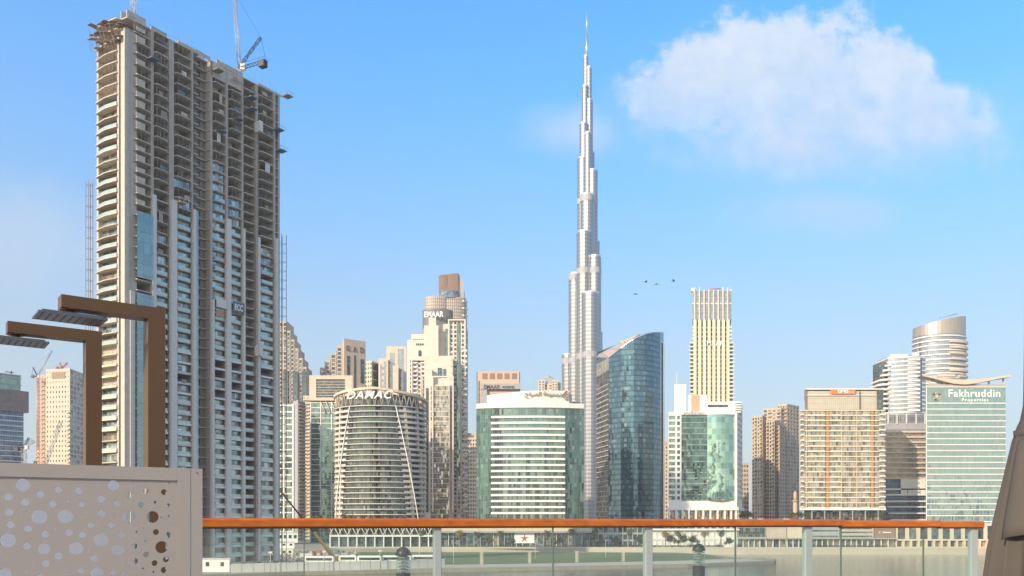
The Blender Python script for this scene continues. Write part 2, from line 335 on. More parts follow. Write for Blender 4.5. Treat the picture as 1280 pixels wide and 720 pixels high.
def part(name, mb, mat, parent=None, label=None, kind=None, org=None, weld=False):
    if not mb.f: return None
    o_ = worldloc(parent) if parent else Vector(org or (0, 0, 0))
    me = mb.mesh(name, mats_of(mat), o_, weld); o = bpy.data.objects.new(name, me); COL.objects.link(o)
    if parent: o.parent = parent
    else: o.location = o_
    return tag(o, label, None, None, kind)
def single(name, mb, mat, org, label, cat, group=None, weld=False):
    return tag(part(name, mb, mat, None, org=org, weld=weld), label, cat, group)
def structure(name, mb, mat): return tag(part(name, mb, mat), kind='structure')
def copy_tree(o, loc, rz=None, scale=None, label=None, parent=None):
    c = o.copy(); COL.objects.link(c)
    if parent: c.parent = parent
    else:
        c.location = loc
        if rz is not None: c.rotation_euler = (0, 0, rz)
        if scale: c.scale = (scale,) * 3 if isinstance(scale, (int, float)) else scale
        if label: c['label'] = label
    for ch in o.children: copy_tree(ch, None, parent=c)
    return c
class Bld:
    """one thing: single parts at once, repeated parts gathered and split at the 100 largest"""
    def __init__(s, name, label, cat, loc, group=None):
        s.o = empty(name, loc, label, cat, group); s.l = {}; s.W = MB()
    def one(s, name, mb, mat, label=None, parent=None): return part(name, mb, mat, parent or s.o, label)
    def add(s, name, mb, mat, size=1.0): s.l.setdefault(name, []).append((size, len(s.l.get(name, [])), mb, mat))
    def done(s, wallmat=None, wallname='wall', limit=100):
        if s.W.f: part(wallname, s.W, wallmat, s.o)
        for name, items in s.l.items():
            items.sort(key=lambda t: (-t[0], t[1]))
            for it in items[:limit]: part(name, it[2], it[3], s.o)
            rest = items[limit:]
            if rest:
                big = MB(); ms = []
                for _, _, mb, mat in rest:
                    ml = list(mat) if isinstance(mat, (list, tuple)) else [mat]
                    for x in ml:
                        if x not in ms: ms.append(x)
                    idx = [ms.index(x) for x in ml]; b = len(big.v)
                    big.v += mb.v; big.f += [tuple(i + b for i in f) for f in mb.f]; big.uv += mb.uv; big.mi += [idx[i] for i in mb.mi]; big.sm += mb.sm
                part(name, big, ms, s.o, kind='stuff')
        return s.o
def lerp2(a, b, t): return (a[0] + (b[0] - a[0]) * t, a[1] + (b[1] - a[1]) * t)
def dist2(a, b): return math.hypot(a[0] - b[0], a[1] - b[1])
def offset(poly, d):
    """move every edge of a counter-clockwise polygon outward by d"""
    n = len(poly); out = []
    for i in range(n):
        p, q, r = poly[i - 1], poly[i], poly[(i + 1) % n]
        a = Vector((q[0] - p[0], q[1] - p[1])).normalized(); b = Vector((r[0] - q[0], r[1] - q[1])).normalized()
        na, nb = Vector((a.y, -a.x)), Vector((b.y, -b.x)); m_ = (na + nb); m_ = m_ / max(m_.length_squared, .2) * 2
        out.append((q[0] + m_.x * d, q[1] + m_.y * d))
    return out
def corner(pl, Yl, pc, Yc, pr, Yr):
    a, c, b = gp(pl, Yl), gp(pc, Yc), gp(pr, Yr)
    return [a, c, b, (a[0] + b[0] - c[0], a[1] + b[1] - c[1])]
def slabpoly(pl, pr, Y, dep, YR=None):
    a, b = gp(pl, Y), gp(pr, YR or Y); dx, dy = b[0] - a[0], b[1] - a[1]; L = math.hypot(dx, dy); n = (-dy / L * dep, dx / L * dep)
    if not YR: n = ((max(0, (pl - 640)) + min(0, (pr - 640))) / F * dep, dep)   # depth skewed along the view ray so side walls stay hidden
    return [a, b, (b[0] + n[0], b[1] + n[1]), (a[0] + n[0], a[1] + n[1])]
WM = ['w_dark', 'w_dark', 'w_mid', 'w_warm']
def grid(b, p0, p1, z0, z1, nc, nr, pier=.35, span=.35, mats=WM, rec=.5, W=None, balc=(), bmat='band', bd=1.4, wname='window', skip=None, bsolid=True):
    W = W or b.W; L = dist2(p0, p1); cw = L / nc; fh = (z1 - z0) / nr; wsz = 1 / (((p0[1] + p1[1]) / 2) ** 2)
    S = lambda d: lerp2(p0, p1, min(max(d / L, 0), 1))
    for k in range(nr + 1):
        a, c = max(z0, z0 + (k - span / 2) * fh), min(z1, z0 + (k + span / 2) * fh)
        W.wallbox(p0, p1, a, c, -rec, 0)
    for i in range(nc + 1): W.wallbox(S((i - pier / 2) * cw), S((i + pier / 2) * cw), z0, z1, -rec, -.04)
    for k in range(nr):
        for i in range(nc):
            if skip and skip(i, k): continue
            m_ = MB(); zb, zt = z0 + (k + span / 2) * fh, z0 + (k + 1 - span / 2) * fh
            m_.wallbox(S((i + pier / 2) * cw), S((i + 1 - pier / 2) * cw), zb, zt, -rec + .02, -rec + .1)
            b.add(wname, m_, random.choice(mats), wsz * cw * fh)
    for i in balc:
        for k in range(nr):
            q = MB(); zf = z0 + (k + .02) * fh; q.wallbox(S((i + .05) * cw), S((i + .95) * cw), zf - .15, zf + .15, .01, bd)
            if bsolid: q.wallbox(S((i + .06) * cw), S((i + .94) * cw), zf + .15, zf + 1.05, bd - .18, bd - .03)
            b.add('balcony', q, bmat, wsz * cw)
def bands(b, p0, p1, z0, z1, nr, glass, bh=.8, out=.25, bmat='band', rec=.4, u0=0, top=True, name='floor_band'):
    g = MB(); g.wallbox(p0, p1, z0, z1, -rec, 0); b.one('curtain_wall', g, glass)
    fh = (z1 - z0) / nr
    for k in range(nr + (1 if top else 0)):
        if bh <= 0: break
        q = MB(); zc = z0 + k * fh; q.wallbox(p0, p1, zc - bh / 2, zc + bh / 2, -.2, out); b.add(name, q, bmat, 1)
def tower(b, poly, z0, z1, styles, rec=.5, W=None, par=1.0):
    """core + one style per edge; 'p' is plain, ('g', nc, nr, {..}) windows in a wall, ('b', nr, glass, {..}) curtain wall with bands"""
    W = W or b.W; W.prism(offset(poly, -rec - .02), z0, z1 - .3)
    for i, st in enumerate(styles):
        p0, p1 = poly[i], poly[(i + 1) % len(poly)]
        if st == 'p': W.wallbox(p0, p1, z0, z1, -rec, 0)
        elif st and st[0] == 'g': grid(b, p0, p1, z0, z1, st[1], st[2], **{'rec': rec, 'W': W, **(st[3] if len(st) > 3 else {})})
        elif st and st[0] == 'b': bands(b, p0, p1, z0, z1, st[1], st[2], **{'rec': rec, **(st[3] if len(st) > 3 else {})})
    if par: W.prism(offset(poly, .06), z1, z1 + par)
def arc_poly(c, r, a0, a1, n): return [(c[0] + r * math.cos(a0 + (a1 - a0) * i / n), c[1] + r * math.sin(a0 + (a1 - a0) * i / n)) for i in range(n + 1)]
def text_mb(s, p0, p1, zb, zh, out=.3, th=.25, width=None, shear=0.0, bold=.0, spacing=1.0):
    """lettering on the wall line p0 -> p1: starts at p0, runs to p1 (fitted), from height zb, zh tall"""
    c = bpy.data.curves.new('sign', 'FONT'); c.body = s; c.extrude = 0.5; c.shear = shear; c.offset = bold; c.space_character = spacing; c.resolution_u = 3
    o = bpy.data.objects.new('sign', c); COL.objects.link(o)
    dg = bpy.context.evaluated_depsgraph_get(); me = o.evaluated_get(dg).to_mesh()
    vs = [v.co.copy() for v in me.vertices]; fs = [tuple(p.vertices) for p in me.polygons]
    o.evaluated_get(dg).to_mesh_clear(); bpy.data.objects.remove(o); bpy.data.curves.remove(c)
    x0, x1 = min(v.x for v in vs), max(v.x for v in vs); y0, y1 = min(v.y for v in vs), max(v.y for v in vs)
    L = dist2(p0, p1); u = ((p1[0] - p0[0]) / L, (p1[1] - p0[1]) / L); n = (u[1], -u[0]); mb = MB()
    pts = []
    for v in vs:
        a = (v.x - x0) / (x1 - x0) * L; h = (v.y - y0) / (y1 - y0) * zh; d = out + (th if v.z > 0 else 0)
        pts.append((p0[0] + u[0] * a + n[0] * d, p0[1] + u[1] * a + n[1] * d, zb + h))
    for f in fs: mb.face([pts[i] for i in f])
    return mb
def T(s, pl, pr, Y, yb, yt, YR=None, **k):   # lettering by place on a facade at depth Y
    return text_mb(s, gp(pl, Y), gp(pr, YR or Y), gz(yb, Y), (yb - yt) * Y / F, **k)
# ------------------------------------------------------------------ water, banks, terrace
def water_mat():
    m, t, p = new_mat('canal_water'); p.inputs['Base Color'].default_value = (0.075, 0.10, 0.085, 1); p.inputs['Roughness'].default_value = 0.06
    p.inputs['Specular IOR Level'].default_value = 0.6
    tcn = nd(t, 'ShaderNodeTexCoord'); mp = nd(t, 'ShaderNodeMapping'); mp.inputs['Scale'].default_value = (0.5, 0.9, 1)
    t.links.new(tcn.outputs['Object'], mp.inputs[0]); n = nd(t, 'ShaderNodeTexNoise'); n.inputs['Scale'].default_value = 0.8; n.inputs['Detail'].default_value = 8; n.inputs['Roughness'].default_value = 0.7
    t.links.new(mp.outputs[0], n.inputs['Vector']); b = nd(t, 'ShaderNodeBump'); b.inputs['Strength'].default_value = 0.5; b.inputs['Distance'].default_value = 0.18
    t.links.new(n.outputs[0], b.inputs['Height']); t.links.new(b.outputs[0], p.inputs['Normal']); return m
M['water'] = water_mat()
M['paving'] = surf('pale_paving', (0.50, 0.43, 0.34), 0.9, var=0.15, scale=0.1, joints=(2, 2, 0.06, 0.2))
M['quay'] = surf('quay_stone', (0.34, 0.29, 0.22), 0.9, var=0.25, scale=0.4, streak=0.4)
M['dirt'] = surf('site_ground', (0.34, 0.29, 0.23), 0.95, var=0.45, scale=0.08, bump=0.5, fine=0.6)
M['land'] = surf('city_ground', (0.30, 0.27, 0.23), 0.95, var=0.2, scale=0.02)
M['grass'] = surf('lawn_grass', (0.12, 0.16, 0.06), 0.95, var=0.35, scale=0.06, bump=0.1, fine=3)
M['tile'] = surf('terrace_tile', (0.35, 0.31, 0.27), 0.6, joints=(0.6, 0.6, 0.01, 0.3))
def poly_struct(name, poly, z0, z1, mat):
    m_ = MB(); m_.prism(poly, z0, z1); return structure(name, m_, mat)
m_ = MB(); m_.face([(-20000, -2000, 0), (20000, -2000, 0), (20000, 520, 0), (-20000, 520, 0)]); structure('water', m_, 'water')
poly_struct('far_bank', [(-20000, 500), (-60, 500), (20, 505), (130, 490), (20000, 470), (20000, 30000), (-20000, 30000)], -1, 3.0, 'land')
poly_struct('promenade', [(-60, 499), (20, 504), (130, 489), (900, 480), (900, 520), (-60, 530)], -1, 3.15, 'paving')
pen = [gp(-300, 215), gp(380, 300), gp(560, 318), gp(700, 332), gp(860, 352), gp(968, 384), gp(970, 396), gp(915, 425), gp(900, 450), (90, 499), (-700, 499), (-700, 215)]
poly_struct('peninsula', pen, -1, 1.2, 'quay')
poly_struct('path', [gp(385, 308), gp(560, 325), gp(700, 339), gp(860, 358), gp(955, 388), gp(935, 405), gp(850, 385), gp(700, 362), gp(560, 348), gp(385, 335)], 1.1, 1.24, 'paving')
poly_struct('lawn', [gp(430, 360), gp(560, 349), gp(700, 363), gp(850, 386), gp(905, 412), gp(880, 470), gp(700, 492), gp(430, 492)], 1.1, 1.26, 'grass')
poly_struct('construction_ground', [gp(-300, 220), gp(380, 301), gp(385, 340), gp(430, 362), gp(425, 492), (-700, 490), (-700, 220)], 1.1, 1.3, 'dirt')
poly_struct('near_bank', [(-20000, -20000), (20000, -20000), (20000, 6), (-20000, 6)], -1, 2.0, 'land')
TZ = H - 1.08
poly_struct('terrace_floor', [(-30, -6), (30, -6), (30, 13), (-30, 13)], TZ - 1.2, TZ, 'tile')

# ------------------------------------------------------------------ the tower under construction
def build_site_tower():
    C = gp(158, 292); u = Vector((0.556, 0.831)); n = Vector((u.y, -u.x))
    def s_of(px):
        k = (px - 640) / F; return (k * C[1] - C[0]) / (u.x - k * u.y)
    def W2(s, o): return (C[0] + u.x * s + n.x * o, C[1] + u.y * s + n.y * o)
    LEN = s_of(349); DEP = 16.0; FH = 3.6; NF = 51; Z0 = 2.0
    b = Bld('tower_under_construction', 'tall concrete tower still under construction, wrapped in balconies, with bare upper floors', 'tower', (C[0], C[1], 1.3))
    fl_at = lambda py, Y: (gz(py, Y) - Z0) / FH
    # bays: px range, kind, balcony reach, first bare floor (no glazing above), colour of infill
    bays = [(166, 187, 'panel', 1.8, 10), (191.5, 208, 'bal', 1.5, 32), (218, 237.5, 'bal', 1.4, 38), (241.5, 247, 'strip', 0.3, 30),
            (248, 261.5, 'recess', -0.6, 0), (265.5, 280, 'bal', 1.2, 41), (285.5, 300, 'bal', 1.4, 38), (304, 317.5, 'recess', 0.6, 22), (322.5, 340, 'bal', 1.4, 35)]
    top = Z0 + NF * FH
    # slabs
    for k in range(NF + 1):
        z = Z0 + k * FH; zz = z
        pts = [W2(0, 0.3)]
        for a, c, kind, out, lim in bays:
            s0, s1 = s_of(a), s_of(c); o = out * (1.0 if k < NF - 1 else 0.4); wv = 0.08 * (s1 - s0)
            if kind in ('bal', 'panel'):
                jit = random.uniform(-.08, .08)
                pts += [W2(s0, 0.2), W2(s0 + wv, o + jit), W2(s1 - wv, o * .82 + jit), W2(s1, 0.2)]
            elif kind == 'recess': pts += [W2(s0, 0.1), W2(s0 + .1, o - 1.4), W2(s1 - .1, o - 1.4), W2(s1, 0.1)] if out < 0 else [W2(s0, 0.1), W2(s0 + .2, o), W2(s1 - .2, o), W2(s1, .1)]
            else: pts += [W2(s0, 0.1), W2(s1, 0.1)]
        pts += [W2(LEN, 0.3), W2(LEN + 1.6, -2), W2(LEN + 1.9, -6), W2(LEN + .2, -8), W2(LEN, -DEP)]
        # narrow face towards the left: a bowed balcony, then a small one
        pts += [W2(0, -DEP), W2(-1.8, -DEP + 1), W2(-2.4, -DEP * .55), W2(-1.8, -3.0), W2(-0.3, -2.4)]
        m_ = MB(); m_.prism(pts, z - .16, z + .16); b.add('floor_slab', m_, 'concrete_l', 1 + k * .001)
    # internal cross walls, back wall and core
    inner = MB()
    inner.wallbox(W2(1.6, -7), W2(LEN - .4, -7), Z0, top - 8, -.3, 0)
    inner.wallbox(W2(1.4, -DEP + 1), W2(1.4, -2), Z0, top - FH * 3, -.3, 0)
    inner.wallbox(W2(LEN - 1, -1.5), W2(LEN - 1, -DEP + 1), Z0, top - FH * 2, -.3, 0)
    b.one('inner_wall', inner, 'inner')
    for sx in (12, 34, 52):
        cr = MB(); cr.prism([W2(sx, -5), W2(sx + 7, -5), W2(sx + 7, -12), W2(sx, -12)], Z0, top + random.uniform(-3, 2.5)); b.add('lift_core', cr, 'concrete')
    # columns (shear walls seen end-on) and the pale fins clad in front of the lower floors
    for px, wd, o in ((156.6, 1.6, .9), (162.5, 4.6, .25), (189.3, 1.1, .5), (213.5, 1.9, .5), (239.5, .8, .4), (263.5, .9, .4), (282.5, 1.1, .5), (302, 1.0, .5), (319.8, 1.3, .5), (342, 1.1, .5), (348, .9, .3)):
        s = s_of(px); q = MB(); dp = -1.3 if px < 165 else -6.8; q.prism([W2(s - wd / 2, o), W2(s + wd / 2, o), W2(s + wd / 2, dp), W2(s - wd / 2, dp)], 1.3, top - (0 if px > 170 else 4)); b.add('column', q, 'concrete_l' if px < 170 else 'concrete')
    for px, wd, pyt, Y in ((189.3, 1.5, 249, 303), (213.8, 2.4, 256, 310), (239.6, 1.3, 268, 317), (282.5, 2.0, 280, 330), (262.8, 1.0, 380, 325), (301.5, 1.0, 290, 334), (320, 1.3, 300, 339), (342.5, 1.2, 300, 345)):
        s = s_of(px); q = MB(); q.prism([W2(s - wd / 2, 1.9), W2(s + wd / 2, 1.9), W2(s + wd / 2, .6), W2(s - wd / 2, .6)], 3, gz(pyt, Y)); b.add('facade_fin', q, 'fin')
    # glazing, balustrades, white slab fronts, brickwork and clutter bay by bay
    for bi, (a, c, kind, out, lim) in enumerate(bays):
        s0, s1 = s_of(a), s_of(c); wv = .08 * (s1 - s0)
        for k in range(NF):
            zb = Z0 + k * FH + .16; zt = zb + FH - .32; sz = 1.0 / (1 + bi * .1) + k * .001
            if kind == 'bal':
                glazed = k < lim and not (k > lim - 6 and random.random() < .25)
                if 17 <= k <= 20: glazed = random.random() < .4
                if glazed:
                    q = MB(); q.wallbox(W2(s0, 0), W2(s1, 0), zb + .05, zt - .05, -.35, -.25, 0)
                    b.add('window', q, 'g_tower', sz * 2)
                    if random.random() < .35:
                        q = MB(); f = random.uniform(.1, .6); q.wallbox(W2(s0 + (s1 - s0) * f, 0), W2(s0 + (s1 - s0) * (f + .25), 0), zb, zt - .1, -.24, -.2); b.add('blockwork_pier', q, 'concrete_l', .1)
                if k < lim - 3 and not 17 <= k <= 20:
                    q = MB(); q.wallbox(W2(s0 + wv, out - .12), W2(s1 - wv, out * .82 - .12), zb, zb + 1.15, -.04, 0); b.add('balustrade', q, 'g_bal', sz)
                elif random.random() < .5:
                    q = MB()
                    for zz in (.5, 1.05): q.tube((*W2(s0 + wv, out - .1), zb + zz), (*W2(s1 - wv, out * .82 - .1), zb + zz), .045, 4)
                    for t in range(4): x = s0 + wv + (s1 - s0 - 2 * wv) * t / 3; q.tube((*W2(x, out - .14 - .12 * out * t / 3), zb), (*W2(x, out - .14 - .12 * out * t / 3), zb + 1.1), .045, 4)
                    b.add('guard_rail', q, 'steel', .2)
                if k < 22:
                    q = MB(); q.wallbox(W2(s0 + wv * .6, out + .03), W2(s1 - wv * .6, out * .82 + .03), zb - .52, zb + .22, -.15, 0); b.add('slab_edge', q, 'band', sz)
                if not glazed and random.random() < .30:   # netting and boards hung in front of the open floors
                    q = MB(); f = random.uniform(0, .5); hgt = random.choice([1.3, 1.3, 2.2, 3.1]); A_ = lerp2(W2(s0 + wv, out), W2(s1 - wv, out * .82), f); B2_ = lerp2(W2(s0 + wv, out), W2(s1 - wv, out * .82), min(1, f + random.uniform(.25, .6)))
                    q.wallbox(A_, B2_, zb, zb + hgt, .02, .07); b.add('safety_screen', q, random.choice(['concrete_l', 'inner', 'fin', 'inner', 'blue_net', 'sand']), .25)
                if k > 30 and random.random() < .35:   # scaffold standards past the slab edge
                    for t in (0, .33, .66, 1.0):
                        x = lerp2(W2(s0 + wv, out + .35), W2(s1 - wv, out * .82 + .35), t); q = MB(); q.tube((*x, zb - .3), (*x, zb + FH * random.choice([1, 1, 2])), .055, 4); b.add('scaffold_pole', q, 'scaff', .2)
                if not glazed:
                    q = MB()
                    if random.random() < .35: q.wallbox(W2(s0, 0), W2(s0 + (s1 - s0) * random.uniform(.3, .9), 0), zb, zt, -2.6, -2.4)
                    if k > NF - 14:
                        for _ in range(4): x = random.uniform(s0 + .3, s1 - .3); o = random.uniform(-4, .6); q.tube((*W2(x, o), zb), (*W2(x, o), zt), .06, 4)
                    if q.f: b.add('partition', q, random.choice(['inner', 'concrete_l']), .3)
            elif kind == 'recess':
                q = MB(); q.wallbox(W2(s0, -3.0), W2(s1, -3.0), zb, zt, -.3, 0)
                x = s0 + (s1 - s0) * .35; q.wallbox(W2(x, -2.9), W2(x + 1.2, -2.9), zb + .9, zt - .4, -.05, .04, 1)
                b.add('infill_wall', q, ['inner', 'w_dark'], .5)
                if k < lim:
                    q = MB(); q.wallbox(W2(s0 + .3, out - .1), W2(s1 - .3, out - .1), zb, zb + 1.1, -.04, 0); b.add('balustrade', q, 'g_bal', .5)
                else:
                    q = MB()
                    for zz in (.5, 1.05): q.tube((*W2(s0 + .2, out - 1.3 if out < 0 else out - .1), zb + zz), (*W2(s1 - .2, out - 1.3 if out < 0 else out - .1), zb + zz), .05, 4)
                    b.add('guard_rail', q, 'scaff', .2)
            elif kind == 'panel':
                if k > 33 or 14 <= k <= 18 or k < 3:
                    q = MB()
                    if k > 33 and random.random() < .8: q.wallbox(W2(s0 + .2, 0), W2(s0 + (s1 - s0) * .55, 0), zb, zb + random.uniform(1.2, 2.2), out - .3, out - .1)
                    for t in range(5): x = s0 + (s1 - s0) * (.05 + .22 * t); q.tube((*W2(x, .2), zb), (*W2(x, .2), zt), .07, 4)
                    b.add('partition', q, 'concrete_l', .3)
        if kind == 'strip':
            q = MB(); q.wallbox(W2(s0, 0), W2(s1, 0), 4, gz(268, 318), -.6, .5); b.one('curtain_wall', q, 'c_tower')
        if kind == 'panel':
            q = MB(); q.wallbox(W2(s0 + .2, 0), W2(s1 - .1, 0), gz(353, 300), gz(272, 300), 1.95, 2.15); b.one('glass_screen', q, 'c_tower')
            q = MB(); q.wallbox(W2(s0 + .2, 0), W2(s1 - .1, 0), 3, gz(372, 300), 1.95, 2.15); b.one('glass_screen', q, 'c_tower')
            q = MB(); q.wallbox(W2(s_of(160), 0), W2(s0, 0), 3, gz(368, 297), .3, 1.4); b.one('facade_fin', q, 'fin')
    # infill behind the plain strip next to the corner
    q = MB(); q.wallbox(W2(.2, 0), W2(s_of(166), 0), Z0, top - 9, -.4, 0); b.one('plain_wall', q, 'concrete_l')
    # narrow face: bowed balconies with back wall, rails and glass
    for k in range(NF):
        zb = Z0 + k * FH + .16; zt = zb + FH - .32
        A, B2 = W2(-.2, -DEP + 1.5), W2(-.2, -3.0)
        q = MB(); q.wallbox(A, B2, zb, zt, -.9, -.7)
        b.add('infill_wall', q, 'inner' if k > 44 else 'cream', .6)  # cream carries the golden sunlight of this face in its colour
        if 21 <= k < 44 or k < 17:
            q = MB(); q.wallbox(lerp2(A, B2, .05), lerp2(A, B2, .80), zb + .1, zt - .2, -.65, -.5); b.add('window', q, 'g_tower' if k % 3 else 'w_warm', 1.6)
            if k % 5 == 2 or k % 7 == 3: continue
            q = MB(); p_ = [W2(-1.65, -DEP + 1.3), W2(-2.2, -DEP * .55), W2(-1.65, -3.1)]
            q.wallbox(p_[0], p_[1], zb, zb + 1.1, -.04, 0); q.wallbox(p_[1], p_[2], zb, zb + 1.1, -.04, 0); b.add('balustrade', q, 'g_bal', 1.2)
        else:
            q = MB(); p_ = [W2(-1.65, -DEP + 1.3), W2(-2.2, -DEP * .55), W2(-1.65, -3.1)]
            for zz in (.5, 1.05): q.tube((*p_[0], zb + zz), (*p_[1], zb + zz), .06, 4); q.tube((*p_[1], zb + zz), (*p_[2], zb + zz), .06, 4)
            for t in (0, .33, .66, 1): x = lerp2(p_[1], p_[2], t); q.tube((*x, zb), (*x, zt if k > 36 else zb + 1.1), .06, 4)
            b.add('guard_rail', q, 'scaff', .3)
        if k < 20:
            q = MB(); p_ = [W2(-1.85, -DEP + 1.0), W2(-2.45, -DEP * .55), W2(-1.85, -3.0)]
            q.wallbox(p_[0], p_[1], zb - .45, zb + .15, -.15, .04); q.wallbox(p_[1], p_[2], zb - .45, zb + .15, -.15, .04); b.add('slab_edge', q, 'ivory', 1)  # ivory here: the sunlit gold is put into the edge colour
    for o in (-DEP + 1.2, -2.9): q = MB(); q.prism([W2(-1.2, o - .5), W2(.3, o - .5), W2(.3, o + .5), W2(-1.2, o + .5)], 1.3, top - 6); b.add('column', q, 'concrete_l')
    # scaffolding masts at both ends
    def mast(s, o, zt, w_=1.6):
        q = MB(); pts = [W2(s, o), W2(s + w_, o), W2(s + w_, o - w_), W2(s, o - w_)]
        for p_ in pts: q.tube((*p_, 1.3), (*p_, zt), .12, 4)
        z = 3.0
        while z < zt:
            for i in range(4): q.tube((*pts[i], z), (*pts[(i + 1) % 4], z), .07, 4)
            z += FH
        return q
    b.one('scaffold', mast(LEN + 2.6, -1.5, gz(293, 350), 2.4), 'scaff'); b.one('scaffold', mast(-3.6, -DEP - .3, gz(228, 300), 1.6), 'scaff')
    # hoist tower in the recessed bay on the right
    q = MB(); sH = s_of(317); q.lattice((*W2(sH, 1.6), 2), (*W2(sH, 1.6), top - 14), 1.3, 60, .06); b.one('hoist_mast', q, 'scaff')
    for z in (gz(174, 345), gz(445, 345)): q = MB(); q.box((*W2(sH + .2, 2.6), z), (1.6, 3.2, 4), 0, math.atan2(u.y, u.x)); b.add('hoist_cabin', q, 'fin')
    # loading platforms sticking out, formwork tables and the ragged top
    for px, py, c_ in ((187, 76, 'blue_net'), (293, 151, 'blue_net'), (272, 166, 'blue_net'), (268, 90, 'inner'), (344, 164, 'blue_net'), (347, 190, 'blue_net'), (310, 124, 'blue_net'), (311, 138, 'blue_net'), (222, 255, 'concrete'), (355, 122, 'inner')):
        s = s_of(px); Y = C[1] + u.y * s; q = MB(); z = gz(py, Y); q.prism([W2(s - 1.5, 3.6), W2(s + 1.5, 3.6), W2(s + 1.5, .5), W2(s - 1.5, .5)], z - .3, z + .1)
        for t in (-2, 0, 2): q.tube((*W2(s + t, 3.7), z), (*W2(s + t, 3.7), z + 1.2), .06, 4)
        q.tube((*W2(s - 2, 3.7), z + 1.2), (*W2(s + 2, 3.7), z + 1.2), .06, 4); b.add('loading_platform', q, c_)
    q = MB()
    for i in range(22):   # a jumble of tilted formwork panels round the left head of the tower
        t = i / 22; o = -DEP - 1 + t * (DEP + 1); s = random.uniform(-4.6, -2.2); z = top - random.choice([0, 3.6, 7.2, 1.5]) + random.uniform(-1, .5)
        a, c = Vector((*W2(s, o), z)), Vector((*W2(s + 3.6, o + .3), z + random.uniform(-.2, 1.4))); d = Vector((n.x, n.y, 0)) * random.uniform(1.2, 2.4)
        q.face([a, c, c + d, a + d]); q.face([a + Vector((0, 0, .12)), a + d + Vector((0, 0, .12)), c + d + Vector((0, 0, .12)), c + Vector((0, 0, .12))]); q.tube(a, c, .12, 4); q.tube(a + d, c + d, .12, 4); q.tube(a, a + d, .1, 4)
        q.tube(a, a + Vector((u.x * 1.5, u.y * 1.5, -3.4)), .07, 4)
    b.one('formwork', q, 'scaff')
    q = MB()
    for i in range(70):
        s = random.uniform(-2, LEN); o = random.choice([.5, .5, -2, -6, -DEP]); z = top + .1; h = random.uniform(.8, 2.2)
        q = MB(); q.tube((*W2(s, o), z), (*W2(s, o), z + h), .05, 4)
        if i % 2: q.tube((*W2(s, o), z + h * .8), (*W2(min(s + 3, LEN), o), z + h * .8), .045, 4)
        b.one('guard_post', q, 'steel')
    q = MB()
    for s0, s1, h in ((0, 7, 2.6), (9, 15, 1.4), (s_of(222), s_of(262), 1.2), (s_of(270), s_of(303), 1.6), (s_of(322), LEN + 1, .8)):
        q = MB(); q.wallbox(W2(s0, .3), W2(s1, .3), top, top + h, -.3, 0); b.one('parapet', q, 'concrete_l'); q = MB(); q.wallbox(W2(s0, -3), W2(s1, -3), top, top + h + .6, -.3, 0); b.one('parapet', q, 'concrete_l')
    q = MB(); q.wallbox(W2(s_of(262), .3), W2(s_of(303), .3), top - 5.5, top, -.5, .1); b.one('parapet', q, 'concrete_l')
    # contractor's banner
    s0, s1 = s_of(286), s_of(300); Y = C[1] + u.y * s0; z0, z1 = gz(391, Y), gz(377, Y)
    q = MB(); q.wallbox(W2(s0, 0), W2(s1, 0), z0, z1, 2.35, 2.5); ban = b.one('banner', q, 'dgrey')
    part('lettering', text_mb('ECC', W2(s0 + .7, 0), W2(s1 - .7, 0), z0 + .9, z1 - z0 - 1.8, out=2.55, th=.08, bold=.02), 'sign_w', ban)
    q = MB(); q.wallbox(W2(s_of(266), 0), W2(s_of(279), 0), z0 + .6, z1 - .4, 2.0, 2.1); b.one('banner', q, 'fin')
    q = MB(); q.wallbox(W2(s_of(266), 0), W2(s_of(276), 0), gz(400, 327), gz(393, 327), 2.0, 2.1); b.one('banner', q, 'orange_pan', 'orange netting banner')
    b.done(limit=100)
    return W2, s_of, top, LEN
W2, s_of, TOPZ, TLEN = build_site_tower()

